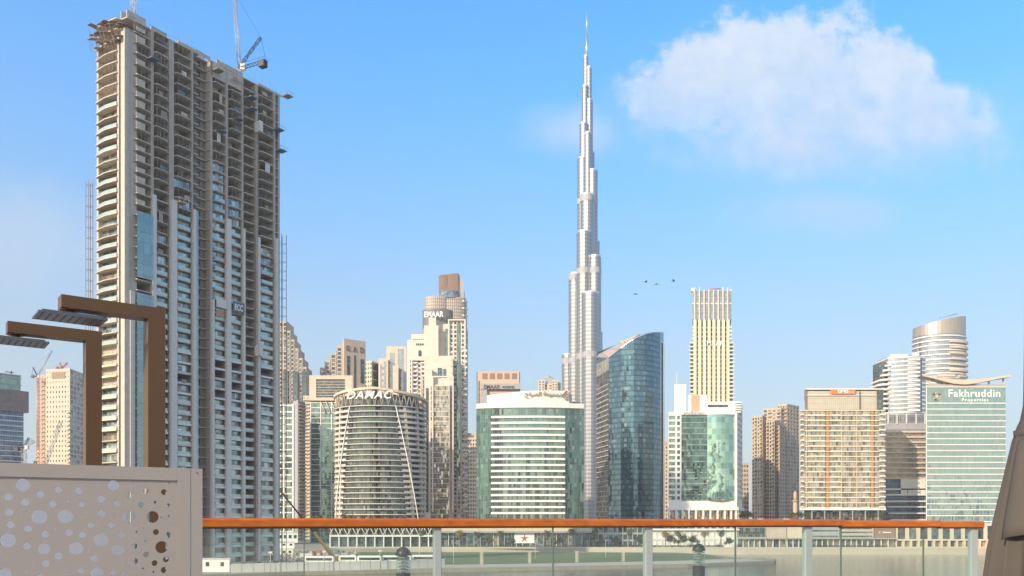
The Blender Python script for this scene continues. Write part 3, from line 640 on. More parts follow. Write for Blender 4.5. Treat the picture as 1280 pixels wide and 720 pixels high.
def tower_crane(base, mast_h, jib, cj, label, group=None, a_frame=None, col='steel', w_=1.6, r=.12, cab=True):
    """luffing crane: mast from base up, jib and counter jib end points given as world offsets from the slewing ring"""
    b = Vector(base); top_ = b + Vector((0, 0, mast_h)); o = empty('tower_crane', base, label, 'crane', group)
    q = MB(); q.lattice(b, top_, w_, max(3, int(mast_h / w_ / 1.2)), r, up=(1, 0, 0)); part('mast', q, col, o)
    J = top_ + Vector(jib); q = MB(); q.lattice(top_ + Vector((0, 0, .8)), J, w_ * .7, max(6, int(Vector(jib).length / w_ / 1.1)), r * .8, up=(0, 1, 0)); part('jib', q, col, o)
    Cj = top_ + Vector(cj); q = MB(); d = Vector(cj).normalized(); sd_ = Vector((-d.y, d.x, 0))
    for s in (-1, 1):
        q.tube(top_ + sd_ * s * w_ * .6, Cj + sd_ * s * w_ * .6, r * 1.3, 4)
        q.tube(top_ + sd_ * s * w_ * .6 + Vector((0, 0, 1.2)), Cj + sd_ * s * w_ * .6 + Vector((0, 0, 1.2)), r * .6, 4)
    for t in range(9): x = top_.lerp(Cj, t / 8); q.tube(x + sd_ * w_ * .6, x - sd_ * w_ * .6, r, 4); q.tube(x + sd_ * w_ * .6, x + sd_ * w_ * .6 + Vector((0, 0, 1.2)), r * .6, 4)
    part('counter_jib', q, col if col == 'red' else 'dsteel', o)
    q = MB(); q.box(tuple(Cj.lerp(top_, .12) - Vector((0, 0, .9))), (2.6, 2.4, 2.4), 0, math.atan2(d.y, d.x)); part('counterweight', q, 'dsteel', o)
    if a_frame:
        A = top_ + Vector(a_frame); q = MB(); q.lattice(top_ + Vector((0, 0, .6)), A, w_ * .5, 7, r * .8, up=(0, 1, 0)); q.tube(Cj, A, r * .6, 4); part('a_frame', q, 'dsteel' if col != 'red' else col, o)
        q = MB(); q.tube(A, top_.lerp(J, .92) + Vector((0, 0, w_ * .3)), r * .35, 4); part('stay_rope', q, 'dsteel', o)
    if cab: q = MB(); q.box(tuple(top_ + Vector((w_, -.6, .3))), (1.8, 1.8, 2.4)); part('cab', q, 'fin', o)
    return o
cb = W2(s_of(176), -4); tower_crane((*cb, TOPZ - 6), 36, (3, 6, 34), (-9, 2, 1), 'pale lattice crane on the left head of the unfinished tower, its top out of frame', 'cranes on the unfinished tower', a_frame=(4, 1, 8))
q = W2(s_of(310), -5); Yc = q[1]; zt = gz(86, Yc)
tower_crane((*q, TOPZ - 4), zt - TOPZ + 4, (gp(286, Yc)[0] - q[0], 6, gz(-28, Yc) - zt), (gp(337, Yc)[0] - q[0], -5, .5), 'crane with dark counter jib and raised pale jib, right half of the unfinished tower', 'cranes on the unfinished tower', a_frame=(gp(329, Yc)[0] - q[0], -3, gz(52, Yc) - zt))

# ------------------------------------------------------------------ the needle skyscraper
def burj():
    Y0 = 1387.0; k = Y0 / F
    b = Bld('skyscraper', 'extremely tall silver stepped skyscraper tapering to a needle spire', 'skyscraper', (*gp(733, Y0), 3))
    m, t, p = new_mat('needle_cladding'); uv = nd(t, 'ShaderNodeUVMap'); s = nd(t, 'ShaderNodeSeparateXYZ'); t.links.new(uv.outputs[0], s.inputs[0])
    fv = mth(t, 'FRACT', mth(t, 'DIVIDE', s.outputs[1], 6.0)); fu = mth(t, 'FRACT', mth(t, 'DIVIDE', s.outputs[0], 2.2))
    isb = mth(t, 'GREATER_THAN', fv, 0.55); rib = mth(t, 'LESS_THAN', fu, 0.35)
    c = mixc(t, isb, (0.24, 0.27, 0.30), (0.38, 0.37, 0.35)); c = mixc(t, mth(t, 'MULTIPLY', rib, .6), c, (0.44, 0.42, 0.39))
    t.links.new(c, p.inputs['Base Color']); p.inputs['Metallic'].default_value = 0.8
    t.links.new(mth(t, 'ADD', mth(t, 'MULTIPLY', isb, .08), .34), p.inputs['Roughness'])
    tiers = [(732.3, 3.0, 0, 72), (736.2, 3.3, -2, 87), (730.8, 4.0, -5, 112), (736.4, 4.4, -4, 129), (729.0, 5.2, -8, 160), (733.6, 4.5, -14, 174), (738, 5.2, 0, 193),
             (727.6, 6.7, -10, 204), (739.6, 6.4, -12, 220), (732.2, 8.2, -20, 253), (743.5, 6.3, 2, 303), (718.2, 7.2, 4, 343), (734.8, 10.5, -34, 377), (747.8, 6.2, 8, 415), (710, 7.2, 10, 443), (728, 9, -24, 300), (741, 8, -26, 330)]
    for cx, hw, dy, yt in tiers:
        r = hw * k; X = (cx - 640) * Y0 / F; n = 20; ex = 1.25
        poly = [(X + r * math.cos(2 * math.pi * i / n), Y0 + dy * 1.2 + r * ex * math.sin(2 * math.pi * i / n)) for i in range(n)]
        q = MB(); q.prism(poly, 3, gz(yt, Y0), smooth=False); b.one('tier', q, m)
        for py in (253, 343, 447):   # darker plant-room bands
            if yt <= py + 1:
                q = MB(); q.prism(offset(poly, .35), gz(py + 7, Y0), gz(py, Y0)); b.one('plant_band', q, 'grey')
        q = MB(); q.prism(offset(poly, .25), gz(yt, Y0), gz(yt, Y0) + 2.2); b.one('tier_rim', q, 'silver')
    q = MB(); X = gp(733.4, Y0)[0]; q.tube((X, Y0, gz(72, Y0)), (X, Y0, gz(45, Y0)), 1.9, 8, r2=1.3); q.tube((X, Y0, gz(45, Y0)), (X, Y0, gz(12, Y0)), 1.0, 8, r2=.5); b.one('spire', q, 'silver')
    b.done()
burj()
# ------------------------------------------------------------------ towers from left to right
G0 = 3.0
# dark blue banded tower at the far left with a patchy plant storey
def far_left_blue():
    Y = 700; b = Bld('office_tower', 'dark blue banded glass tower with patchy grey storeys near its top, at the left edge', 'tower', (*gp(0, Y), G0))
    P_ = corner(-70, 720, -25, 690, 29.5, 715)
    z1, z2, z3 = gz(546, Y), gz(484, Y), gz(466, Y)
    tower(b, P_, G0, gz(512, Y), [None, ('b', 26, 'c_navy', dict(bh=.55)), 'p', None], par=0)
    P2 = offset(P_, 2.6); q = MB(); q.prism(P2, gz(513, Y), gz(486, Y)); b.one('plant_storey', q, surf('patchy_net', (0.20, 0.17, 0.16), 0.9, var=.8, scale=.35))
    P3 = offset(P_, -1.5); q = MB(); q.prism(P3, gz(486, Y), gz(467, Y)); b.one('upper_storeys', q, 'c_green')
    for zz in (486, 478, 470, 466): q = MB(); q.prism(offset(P3, .4), gz(zz, Y) - .4, gz(zz, Y) + .4); b.add('floor_band', q, 'grey')
    c = gp(14, Y + 10); q = MB(); q.tube((*c, gz(466, Y)), (*c, gz(461, Y)), .4, 5); q.tube((c[0] - 5, c[1], gz(462, Y)), (c[0] + 2, c[1], gz(463, Y)), .35, 4); b.one('roof_gantry', q, 'dsteel'); b.done('grey')
far_left_blue()
def white_slab_tower():
    Y = 900; b = Bld('apartment_tower', 'bright cream slab tower with a grid of tiny square windows, left of the unfinished tower', 'tower', (*gp(75, Y), G0))
    P_ = corner(57.5, Y, 87.5, Y - 6, 112, Y + 40)
    tower(b, P_, G0, gz(463, Y), [('g', 8, 34, dict(pier=.6, span=.6, rec=.35, skip=lambda i, k: k > 30 or i == 7)), ('g', 6, 34, dict(pier=.25, span=.3, mats=['w_mid', 'w_dark'], rec=.35)), 'p', 'p'])
    a = lerp2(P_[0], P_[1], .25); c = lerp2(P_[0], P_[1], .8); q = MB(); q.wallbox(a, c, gz(474, Y), gz(466, Y), .1, .3); b.one('roof_louvre', q, 'brown')
    for k in range(30): q = MB(); z = G0 + 4 + k * 4.2; q.wallbox(lerp2(P_[0], P_[1], .86), lerp2(P_[0], P_[1], .98), z, z + 1.3, .05, 1.3); b.add('balcony', q, 'cream')
    b.done('cream')
white_slab_tower()
def pink_frame_tower():
    Y = 940; b = Bld('apartment_tower', 'pinkish unfinished balcony tower behind the bright cream slab tower', 'tower', (*gp(51, Y), G0))
    P_ = slabpoly(45, 58.5, Y, 20); tower(b, P_, G0, gz(472, Y), [('g', 4, 38, dict(pier=.3, span=.35, mats=['w_dark', 'w_warm'], balc=(0, 2), bmat='pink', rec=.8)), 'p', 'p', 'p'])
    q = MB(); q.prism(slabpoly(51, 58, Y + 2, 10), gz(472, Y), gz(468, Y)); b.one('roof_block', q, 'pink'); b.done('pink')
pink_frame_tower()
c = gp(47, 930); zt = gz(471, 930); tower_crane((*c, gz(560, 930)), zt - gz(560, 930), (gp(62, 930)[0] - c[0], 5, gz(437, 930) - zt), (-6, 0, 1), 'thin crane with jib pointing up right over the pinkish tower', 'small cranes on the far left', a_frame=(-5, 0, 10), w_=1.4, r=.22)
c = gp(78, 960); zt = gz(460.5, 960); tower_crane((*c, gz(466, 960)), zt - gz(466, 960), (gp(84.5, 960)[0] - c[0], 0, gz(453.5, 960) - zt), (gp(71, 960)[0] - c[0], 0, 1), 'small red crane on the roof of the cream slab tower', 'small cranes on the far left', a_frame=(-3, 0, 6), w_=1.2, r=.25, col='red', cab=False)
c = gp(52, 500); zt = gz(596, 500); tower_crane((*c, 1.3), zt - 1.3, (gp(76, 500)[0] - c[0], 0, gz(527, 500) - zt), (-8, 0, 1), 'near lattice crane with thick jib crossing in front of the cream slab tower', 'small cranes on the far left', a_frame=(-4, 0, 9), w_=2.0, r=.16)
c = gp(30, 520); zt = gz(560, 520); tower_crane((*c, 1.3), zt - 1.3, (gp(43, 520)[0] - c[0], 0, gz(551, 520) - zt), (-5, 0, .5), 'short crane mast at the foot of the blue banded tower', 'small cranes on the far left', a_frame=(3, 0, 6), w_=2.0, r=.16)

# stepped cream tower
def stepped(name, label, steps, Y, dep, mat, cell=6.0, sign=None, ang=0, mats=None, rowh=3.8, band=None):
    """steps: (px left, px right, y top)"""
    b = Bld(name, label, 'tower', (*gp((steps[0][0] + steps[-1][1]) / 2, Y), G0))
    for i, (a, c, yt) in enumerate(steps):
        P_ = slabpoly(a, c, Y + i * .35, dep - i * .7, Y + i * .35 + ang * (c - a)); w_ = dist2(P_[0], P_[1]); nc = max(1, round(w_ / cell)); nr = max(3, round((gz(yt, Y) - G0) / rowh))
        tower(b, P_, G0, gz(yt, Y), [('g', nc, nr, dict(pier=.4, span=.3, mats=mats or ['w_dark', 'w_mid'], balc=band if band is not None else ())), 'p', 'p', 'p'], par=1.2)
    return b
b = stepped('apartment_tower', 'cream tower stepping down like stairs to the right, beside the unfinished tower', [(340, 358.5, 403), (358.5, 363, 415), (363, 368, 426), (368, 373, 437), (373, 378.2, 449), (378.2, 383, 460)], 800, 26, 'cream', cell=3.6)
for px in (354, 366, 377):
    q = MB(); a, c = gp(px, 799.4), gp(px + 6, 799.4); q.wallbox(a, c, 20, gz(464, 800), -.2, .25); b.add('glass_strip', q, 'c_dark')
b.done('sand')
b = Bld('office_block', 'slender office block with pale frame and blue-green glass, right beside the unfinished tower', 'building', (*gp(357, 610), G0))
P_ = slabpoly(336, 368, 610, 24); tower(b, P_, G0, gz(507, 610), [('b', 22, 'c_teal', dict(bh=.9)), 'p', 'p', 'p'])
for px in (348.5, 355, 366.5): q = MB(); q.wallbox(gp(px - .9, 610), gp(px + .9, 610), G0, gz(505, 610), .3, .8); b.add('mullion_fin', q, 'band')
b.done('grey')
b = Bld('concrete_tower', 'plain grey blade-like tower wall with dark balcony bays, under the stepped cream tower', 'tower', (*gp(372, 700), G0))
P_ = corner(366, 700, 372.5, 694, 381.5, 706); tower(b, P_, G0, gz(503, 700), ['p', ('g', 2, 40, dict(pier=.2, span=.3, mats=['w_dark', 'w_warm'], balc=(0, 1), bmat='sand')), 'p', 'p']); b.done('grey')
b = Bld('apartment_tower', 'thin sunlit tower edge with stacked cream balconies, left of the framed office tower', 'tower', (*gp(384, 780), G0))
P_ = slabpoly(379, 387.5, 780, 22); tower(b, P_, G0, gz(496, 780), [('g', 2, 40, dict(pier=.35, span=.45, balc=(0, 1), bmat='cream', rec=.7)), 'p', 'p', 'p']); b.done('cream')
# stepped tower with dark recesses and three round marks
b = stepped('apartment_tower', 'stepped pinkish stone tower rising to the right, three large round marks at its top', [(400, 406, 461), (406, 413, 452), (413, 420.5, 443), (420.5, 428, 434)], 830, 24, 'sand', cell=4.5)
P_ = corner(428, 830, 430, 828, 457, 842); tower(b, P_, G0, gz(425, 830), ['p', 'p', 'p', 'p'])
for t, w_, yt, yb in ((.14, .12, 446, 500), (.46, .08, 444, 500), (.76, .16, 448, 478)):
    q = MB(); q.wallbox(lerp2(P_[1], P_[2], t), lerp2(P_[1], P_[2], t + w_), gz(yb, 835), gz(yt, 835), -.1, .3); b.add('glass_strip', q, 'c_dark')
for k in range(7): q = MB(); q.wallbox(lerp2(P_[1], P_[2], .72), lerp2(P_[1], P_[2], .96), gz(484 + k * 5, 835), gz(482 + k * 5, 835), .05, 1.6); b.add('balcony', q, 'sand')
for s, t in (('G', .08), ('A', .40), ('D', .74)):
    q = text_mb(s, lerp2(P_[1], P_[2], t), lerp2(P_[1], P_[2], t + .17), gz(440, 835), 5.2, out=.1, th=.5, bold=.01); b.one('lettering', q, 'dgrey')
b.done('sand')
# framed office tower
def framed_office():
    Y = 650; b = Bld('office_tower', 'office tower with broad cream picture frame on top of pale gridded green glass', 'tower', (*gp(412, Y), G0))
    P_ = slabpoly(388, 440, Y, 26); tower(b, P_, G0, gz(503, Y), [('b', 27, 'c_teal', dict(bh=.45, out=.15)), 'p', 'p', 'p'], par=0)
    Pt = slabpoly(386.5, 441, Y - 1.5, 29); zb, zt = gz(501, Y), gz(471, Y); W = b.W
    W.prism(offset(Pt, -1.4), zb, zt - .3); p0, p1 = Pt[0], Pt[1]
    for (a, c, z0_, z1_) in ((0, .16, zb, zt), (.82, 1, zb, zt)): W.wallbox(lerp2(p0, p1, a), lerp2(p0, p1, c), z0_, z1_, -1.4, 0)
    W.wallbox(p0, p1, zb, zb + 2.2, -1.4, .03); W.wallbox(p0, p1, zt - 2, zt, -1.4, .03); W.wallbox(Pt[1], Pt[2], zb, zt, -1.4, 0); W.wallbox(Pt[3], Pt[0], zb, zt, -1.4, 0); W.prism(offset(Pt, .1), zt, zt + .8)
    q = MB(); q.wallbox(lerp2(p0, p1, .16), lerp2(p0, p1, .82), zb + 2.2, zt - 2, -1.2, -1.0); b.one('frame_window', q, 'c_dark')
    for k in range(6): q = MB(); z = zb + 3.5 + k * 2; q.wallbox(lerp2(p0, p1, .16), lerp2(p0, p1, .82), z, z + .45, -.95, -.4); b.add('louvre', q, 'sand')
    for t in (.0, .24, .50, .68, .98): q = MB(); q.wallbox(lerp2(P_[0], P_[1], t), lerp2(P_[0], P_[1], t + .02), G0, gz(503, Y), .2, .5); b.add('mullion_fin', q, 'band')
    for a, c in ((.25, .38), (.38, .50), (.52, .62), (.62, .68)):
        q = MB(); A, B_ = lerp2(P_[0], P_[1], a), lerp2(P_[0], P_[1], c); q.tube((A[0], A[1] - .9, gz(502, Y)), (B_[0], B_[1] - .9, gz(517, Y)), .4, 4); b.add('brace', q, 'cream')
    b.done('cream')
framed_office()
# oval balconied tower with braced crown
def oval_tower():
    Yc = 590; cx = gp(476, Yc)[0]; rx, ry = 30.5, 26; n = 48
    b = Bld('oval_tower', 'round grey-green glass tower ringed by white balcony bands under a tilted lattice crown', 'tower', (cx, Yc, G0))
    el = lambda r, f=1.0: [(cx + (rx * f + r) * math.cos(2 * math.pi * i / n), Yc + (ry * f + r) * math.sin(2 * math.pi * i / n)) for i in range(n)]
    z0, z1 = G0, gz(507, 565)
    q = MB(); q.prism(el(-2.2), z0, z1, smooth=False); b.one('curtain_wall', q, 'c_dark')
    NR = 24; fh = (z1 - z0 - 6) / NR
    def ringpart(a0, a1, z, zz, r0, r1):
        q = MB(); N = max(2, int((a1 - a0) / .12))
        A = [(cx + (rx + r1) * math.cos(a0 + (a1 - a0) * i / N), Yc + (ry + r1) * math.sin(a0 + (a1 - a0) * i / N)) for i in range(N + 1)]
        B_ = [(cx + (rx + r0) * math.cos(a0 + (a1 - a0) * i / N), Yc + (ry + r0) * math.sin(a0 + (a1 - a0) * i / N)) for i in range(N + 1)]
        q.prism(A + B_[::-1], z, zz); return q
    for k in range(NR + 1):
        z = z0 + 6 + k * fh; q = MB(); q.prism(el(.25), z - .26, z + .26); b.add('floor_band', q, 'band_g')
    aL = (math.pi * 1.0, math.pi * 1.32); aR = (math.pi * 1.64, math.pi * 2.0)
    for k in range(NR):
        z = z0 + 6 + k * fh
        for a0, a1 in (aL, aR):
            sh = -.10 * math.pi * (1 - k / NR) if a0 == aL[0] else .10 * math.pi * (1 - k / NR)
            A0, A1 = (a0, a1 + sh) if a0 == aL[0] else (a0 + sh, a1)
            b.add('balcony', ringpart(A0, A1, z + .32, z + 1.3, -.05, .15), 'band_g', 2)
            m = int((A1 - A0) / .17)
            for i in range(1, m, 2):
                a = A0 + (A1 - A0) * i / m; b.add('balcony_divider', ringpart(a, a + .06, z + .35, z + fh - .35, -2.1, -.3), 'cream', 1)
    for a0, a1, s in ((1.32, 1.10, -1), (1.64, 1.86, 1)):   # leaning ribs between glass and balconies
        q = MB()
        for t in range(12):
            A, B_ = (a0 + (a1 - a0) * t / 12) * math.pi, (a0 + (a1 - a0) * (t + 1) / 12) * math.pi; zA, zB = z1 - (z1 - z0 - 4) * t / 12, z1 - (z1 - z0 - 4) * (t + 1) / 12
            q.tube((cx + (rx + .6) * math.cos(A), Yc + (ry + .6) * math.sin(A), zA), (cx + (rx + .6) * math.cos(B_), Yc + (ry + .6) * math.sin(B_), zB), .38, 5, cap=False)
        b.add('leaning_rib', q, 'band', 3)
    # crown: a tilted ring, higher at the left-centre, on zigzag struts over a dark drum
    q = MB(); q.prism(el(-5), z1, z1 + 8); b.one('crown_drum', q, 'c_dark')
    def topz(a): x = math.cos(a); return gz(489, 565) + (-.5 + 2.2 * (-math.sin(a))) - .8 * max(0, x) * 4 - .4 * max(0, -x) * 3
    N = 64; q = MB()
    for i in range(N):
        a, c = 2 * math.pi * i / N, 2 * math.pi * (i + 1) / N; za, zc = topz(a), topz(c)
        pt = lambda an, r, z: (cx + (rx + r) * math.cos(an), Yc + (ry + r) * math.sin(an), z)
        for f in ([pt(a, .8, za - .5), pt(c, .8, zc - .5), pt(c, .8, zc + 1), pt(a, .8, za + 1)], [pt(a, -2.2, za + 1), pt(a, .8, za + 1), pt(c, .8, zc + 1), pt(c, -2.2, zc + 1)],
                  [pt(c, -2.2, zc - .5), pt(a, -2.2, za - .5), pt(a, -2.2, za + 1), pt(c, -2.2, zc + 1)], [pt(a, .8, za - .5), pt(a, -2.2, za - .5), pt(c, -2.2, zc - .5), pt(c, .8, zc - .5)]): q.face(f)
    b.one('crown_ring', q, 'cream')
    M2 = 44
    for i in range(M2):
        a, c = 2 * math.pi * i / M2, 2 * math.pi * (i + .5) / M2; e = 2 * math.pi * (i + 1) / M2; q = MB()
        P1 = (cx + (rx - .4) * math.cos(a), Yc + (ry - .4) * math.sin(a), z1); P2 = (cx + (rx - .4) * math.cos(c), Yc + (ry - .4) * math.sin(c), topz(c)); P3 = (cx + (rx - .4) * math.cos(e), Yc + (ry - .4) * math.sin(e), z1)
        q.tube(P1, P2, .22, 4); q.tube(P2, P3, .22, 4); b.add('crown_strut', q, 'cream', 1 - math.sin(a))
    # sign on the crown
    q = text_mb('DAMAC', (cx - 18, Yc - ry + 1.2), (cx + 12, Yc - ry - .6), gz(499, 565), 5.0, out=1.4, th=.4, shear=.3, bold=.006, spacing=1.1); b.one('lettering', q, 'sign_w')
    b.done()
oval_tower()
# three pale towers behind the oval one
b = Bld('apartment_tower', 'narrow cream tower with dark glass side, right of the stepped tower with round marks', 'tower', (*gp(465, 1000), G0))
P_ = corner(456, 1000, 465, 994, 474, 1010); tower(b, P_, G0, gz(453, 1000), [('g', 3, 40, dict(pier=.5, span=.5)), ('b', 20, 'c_dark', dict(bh=.5)), 'p', 'p'])
b.done('cream')
b = Bld('apartment_tower', 'pair of cream towers with tall glass strips, left of the white cluster of stepped towers', 'tower', (*gp(490, 1000), G0))
for a, c, yt, Y in ((473, 485, 449, 995), (483, 508, 434, 1004), (491, 498, 458, 990)):
    P_ = slabpoly(a, c, Y, 24); tower(b, P_, G0, gz(yt, Y), ['p', 'p', 'p', 'p'])
for a, c, yt, Y in ((475, 477, 455, 995), (479.5, 482.5, 452, 995), (487, 493, 441, 1004), (497, 504.5, 436, 1004)):
    q = MB(); q.wallbox(gp(a, Y), gp(c, Y), 40, gz(yt, Y), -.1, .3); b.add('glass_strip', q, 'c_silver')
for k in range(24):
    q = MB(); z = gz(640, 995) + k * 7; q.wallbox(gp(478, 995), gp(479, 995), z, z + 3, .02, .1); b.add('window', q, 'w_dark')
b.done('cream')
# tall brown-topped hotel tower
def brown_top():
    Y = 1000; b = Bld('hotel_tower', 'tall tower in rounded steps topped by a curved brown slatted crown', 'tower', (*gp(556, Y), G0))
    k = Y / F
    def drum(pl, pr, yt, yb, dy, mat, name, dep=26, smooth=False):
        x0, x1 = gp(pl, Y)[0], gp(pr, Y)[0]; cx, r = (x0 + x1) / 2, (x1 - x0) / 2; n = 14
        poly = [(cx + r * math.cos(math.pi + math.pi * i / n), Y + dy + r * .45 * math.sin(math.pi + math.pi * i / n)) for i in range(n + 1)] + [(x1, Y + dy + dep), (x0, Y + dy + dep)]
        q = MB(); q.prism(poly, gz(yb, Y), gz(yt, Y)); b.one(name, q, mat); return poly
    slat = surf('brown_slats', (0.26, 0.17, 0.12), .6, joints=(1.2, 40, .4, .5)); ribbed = surf('ribbed_facade', (0.50, 0.43, 0.36), .5, joints=(2.4, 3.6, .9, .55))
    drum(528, 583.5, 410, 690, 0, ribbed, 'lower_storeys'); P_ = drum(528.5, 566, 389, 411, -3, 'dgrey', 'sign_storey')
    drum(531, 560, 372, 390, -1, ribbed, 'middle_storeys'); drum(545, 582, 372, 411, 4, ribbed, 'middle_storeys')
    drum(549, 573, 364, 373, 0, 'w_mid', 'upper_storeys'); drum(549, 579, 357, 411, 6, 'grey', 'upper_storeys')
    # crown: two curved slatted shells, higher to the right
    for a, c, ya, yc in ((548.5, 559, 344.6, 343.2), (559.3, 573, 343, 341.5)):
        x0, x1 = gp(a, Y)[0], gp(c, Y)[0]; n = 6; pts = [(x0 + (x1 - x0) * i / n, Y - .25 * math.sin(math.pi * i / n)) for i in range(n + 1)]; back = [(x1, Y + 14), (x0, Y + 14)]
        zs = [gz(ya + (yc - ya) * math.sin(i / n * math.pi / 2), Y) for i in range(n + 1)] + [gz(yc, Y), gz(ya, Y)]
        q = MB(); q.prism(pts + back, gz(365, Y), 0, z1s=zs); b.one('crown', q, slat)
    q = MB(); q.prism(slabpoly(573, 580, Y + 2, 18), gz(411, Y), gz(341.5, Y), z1s=[gz(341.5, Y), gz(352, Y), gz(352, Y), gz(341.5, Y)]); b.one('crown', q, 'grey')
    for i in range(30): q = MB(); z = gz(640 - i * 9, Y); q.wallbox(gp(578, Y - 8), gp(583.5, Y - 2), z, z + 1.4, 0, 2); b.add('balcony', q, 'white')
    q = text_mb('EMAAR', (gp(532, Y)[0], Y - 14), (gp(556, Y)[0], Y - 16), gz(400.5, Y), 6.3, out=1.2, th=.4, bold=.02); b.one('lettering', q, 'sign_w'); b.done()
brown_top()
# white stepped complex in front of it
def white_complex():
    Y = 760; b = Bld('apartment_complex', 'large white and cream cluster of stepped towers with open top frames', 'building', (*gp(545, Y), G0)); W = b.W
    def blk(pl, pr, yt, Yf, dep, sty='p', par=.8, side='p'):
        P_ = slabpoly(pl, pr, Yf, dep); tower(b, P_, G0, gz(yt, Yf), [sty, side, 'p', 'p'], par=par); return P_
    blk(509, 532, 426, Y + 6, 20); blk(514, 531, 419, Y + 12, 16)
    blk(530, 548, 408, Y + 4, 26); blk(536, 545, 398, Y + 5, 22)
    blk(547, 562, 406, Y + 12, 24); blk(562, 581, 401, Y + 10, 24, ('g', 4, 50, dict(pier=.4, span=.35)))
    blk(512, 531, 449, Y - 2, 12, ('g', 4, 42, dict(pier=.3, span=.35, balc=(1, 3)))); blk(531, 566, 446, Y - 4, 20)
    blk(538, 562, 482, Y - 14, 14, ('b', 30, 'c_gold', dict(bh=.35)))
    blk(531, 540, 462, Y - 10, 14)
    # open frames
    def frame(pl, pr, yt, yb, Yf, t=1.1):
        p0, p1 = gp(pl, Yf), gp(pr, Yf); q = MB(); L = dist2(p0, p1); q.wallbox(p0, p1, gz(yt, Yf) - t, gz(yt, Yf), -t, .2)
        q.wallbox(p0, lerp2(p0, p1, t / L), gz(yb, Yf), gz(yt, Yf) - t, -t, .17); q.wallbox(lerp2(p0, p1, 1 - t / L), p1, gz(yb, Yf), gz(yt, Yf) - t, -t, .17); b.add('open_frame', q, 'shell')
    frame(540, 567, 470, 640, Y - 16); frame(514, 532, 449, 640, Y - 4); frame(560, 582, 399, 470, Y + 8)
    for px, w_, yt, yb, Yf, m in ((523, 3.5, 438, 445, Y + 5.5, 'w_dark'), (556.5, 4, 411, 470, Y + 11.5, 'c_teal'), (571, 4, 404, 600, Y + 9.5, 'c_teal'), (547, 5, 460, 472, Y - 4.5, 'c_navy'), (554, 3, 461, 472, Y - 4.5, 'c_navy'), (526.5, 2.6, 470, 640, Y - 4.6, 'c_gold'), (532.5, 3, 485, 640, Y - 10.3, 'c_dark')):
        q = MB(); q.wallbox(gp(px, Yf), gp(px + w_, Yf), gz(yb, Yf), gz(yt, Yf), 0, .35); b.add('glass_strip', q, m)
    for i in range(6): q = MB(); q.wallbox(gp(516 + i * 2.4, Y + 11.5), gp(517.4 + i * 2.4, Y + 11.5), gz(424, Y), gz(420, Y), 0, .2); b.add('window', q, 'w_mid')
    for i in range(4): q = MB(); q.wallbox(gp(520 + i * 2.6, Y + 5.8), gp(521.6 + i * 2.6, Y + 5.8), gz(430, Y), gz(427.5, Y), 0, .25); b.add('window', q, 'w_dark')
    for i in range(26): q = MB(); z = gz(636 - i * 8, Y); q.wallbox(gp(563.5, Y - 6), gp(566.5, Y - 6), z, z + 1.5, 0, 2.2); b.add('balcony', q, 'cream')
    for i in range(30): q = MB(); z = gz(640 - i * 7, Y); q.wallbox(gp(579, Y + 10), gp(584, Y + 10), z, z + 1.6, 0, 2.2); b.add('balcony', q, 'white')
    for i, s in enumerate('KBEL'): pass
    b.done('shell')
white_complex()
b = Bld('apartment_tower', 'low cream tower with small windows between the white complex and the teal office block', 'tower', (*gp(592, 1000), G0))
P_ = slabpoly(584, 603, 1000, 25); tower(b, P_, G0, gz(548, 1000), [('g', 6, 24, dict(pier=.45, span=.5)), 'p', 'p', 'p']); q = MB(); q.prism(slabpoly(583, 596, 1004, 18), gz(548, 1000), gz(541, 1000)); b.one('roof_block', q, 'sand'); b.done('cream')
def pink_block():
    Y = 700; b = Bld('apartment_tower', 'pinkish block with five square top openings behind the teal office block', 'tower', (*gp(622, Y), G0)); P_ = slabpoly(596, 650, Y, 30)
    tower(b, P_, G0, gz(465, Y), ['p', 'p', 'p', 'p'], par=.6)
    for i in range(5): q = MB(); a = 603 + i * 9.2; q.wallbox(gp(a, Y), gp(a + 6.5, Y), gz(474, Y), gz(466.5, Y), .05, .15); b.add('louvre', q, 'brown')
    q = MB(); q.wallbox(gp(601, Y), gp(651, Y), gz(487, Y), gz(480, Y), .3, 3); b.one('sign_storey', q, 'grey'); q = MB(); q.wallbox(gp(601, Y), gp(609, Y), G0, gz(487, Y), .3, 2.4); b.one('side_bay', q, 'grey')
    q = MB(); q.wallbox(gp(598, Y), gp(599.5, Y), G0, gz(476, Y), .02, .2); b.one('glass_strip', q, 'c_dark')
    b.one('lettering', T('EMAAR', 605, 625, Y - 3, 485.8, 481, out=.2, th=.2, bold=.01), 'sign_d'); b.one('lettering', T('PROPERTIES', 628, 643, Y - 3, 485.4, 482.6, out=.2, th=.2), 'sign_d'); b.done('pink')
pink_block()
b = Bld('apartment_tower', 'small cream tower top with hipped grey turret left of the needle skyscraper', 'tower', (*gp(686, 950), G0)); Y = 950
for a, c, yt, d in ((673, 681, 476, 0), (690, 697, 476, 0), (680, 691, 480, 3), (697, 701, 478, 6)):
    P_ = slabpoly(a, c, Y + d, 24); tower(b, P_, G0, gz(yt, Y), [('g', 2, 60, dict(pier=.5, span=.5)), 'p', 'p', 'p'])
q = MB(); q.prism(slabpoly(682, 690, Y + 6, 14), gz(480, Y), gz(471, Y)); b.one('turret', q, 'grey'); c = gp(686, Y + 13); q = MB(); q.tube((*c, gz(471, Y)), (*c, gz(466.5, Y)), 5.4, 4, r2=.4, smooth=False); b.one('turret_roof', q, 'roofgrey'); b.done('cream')
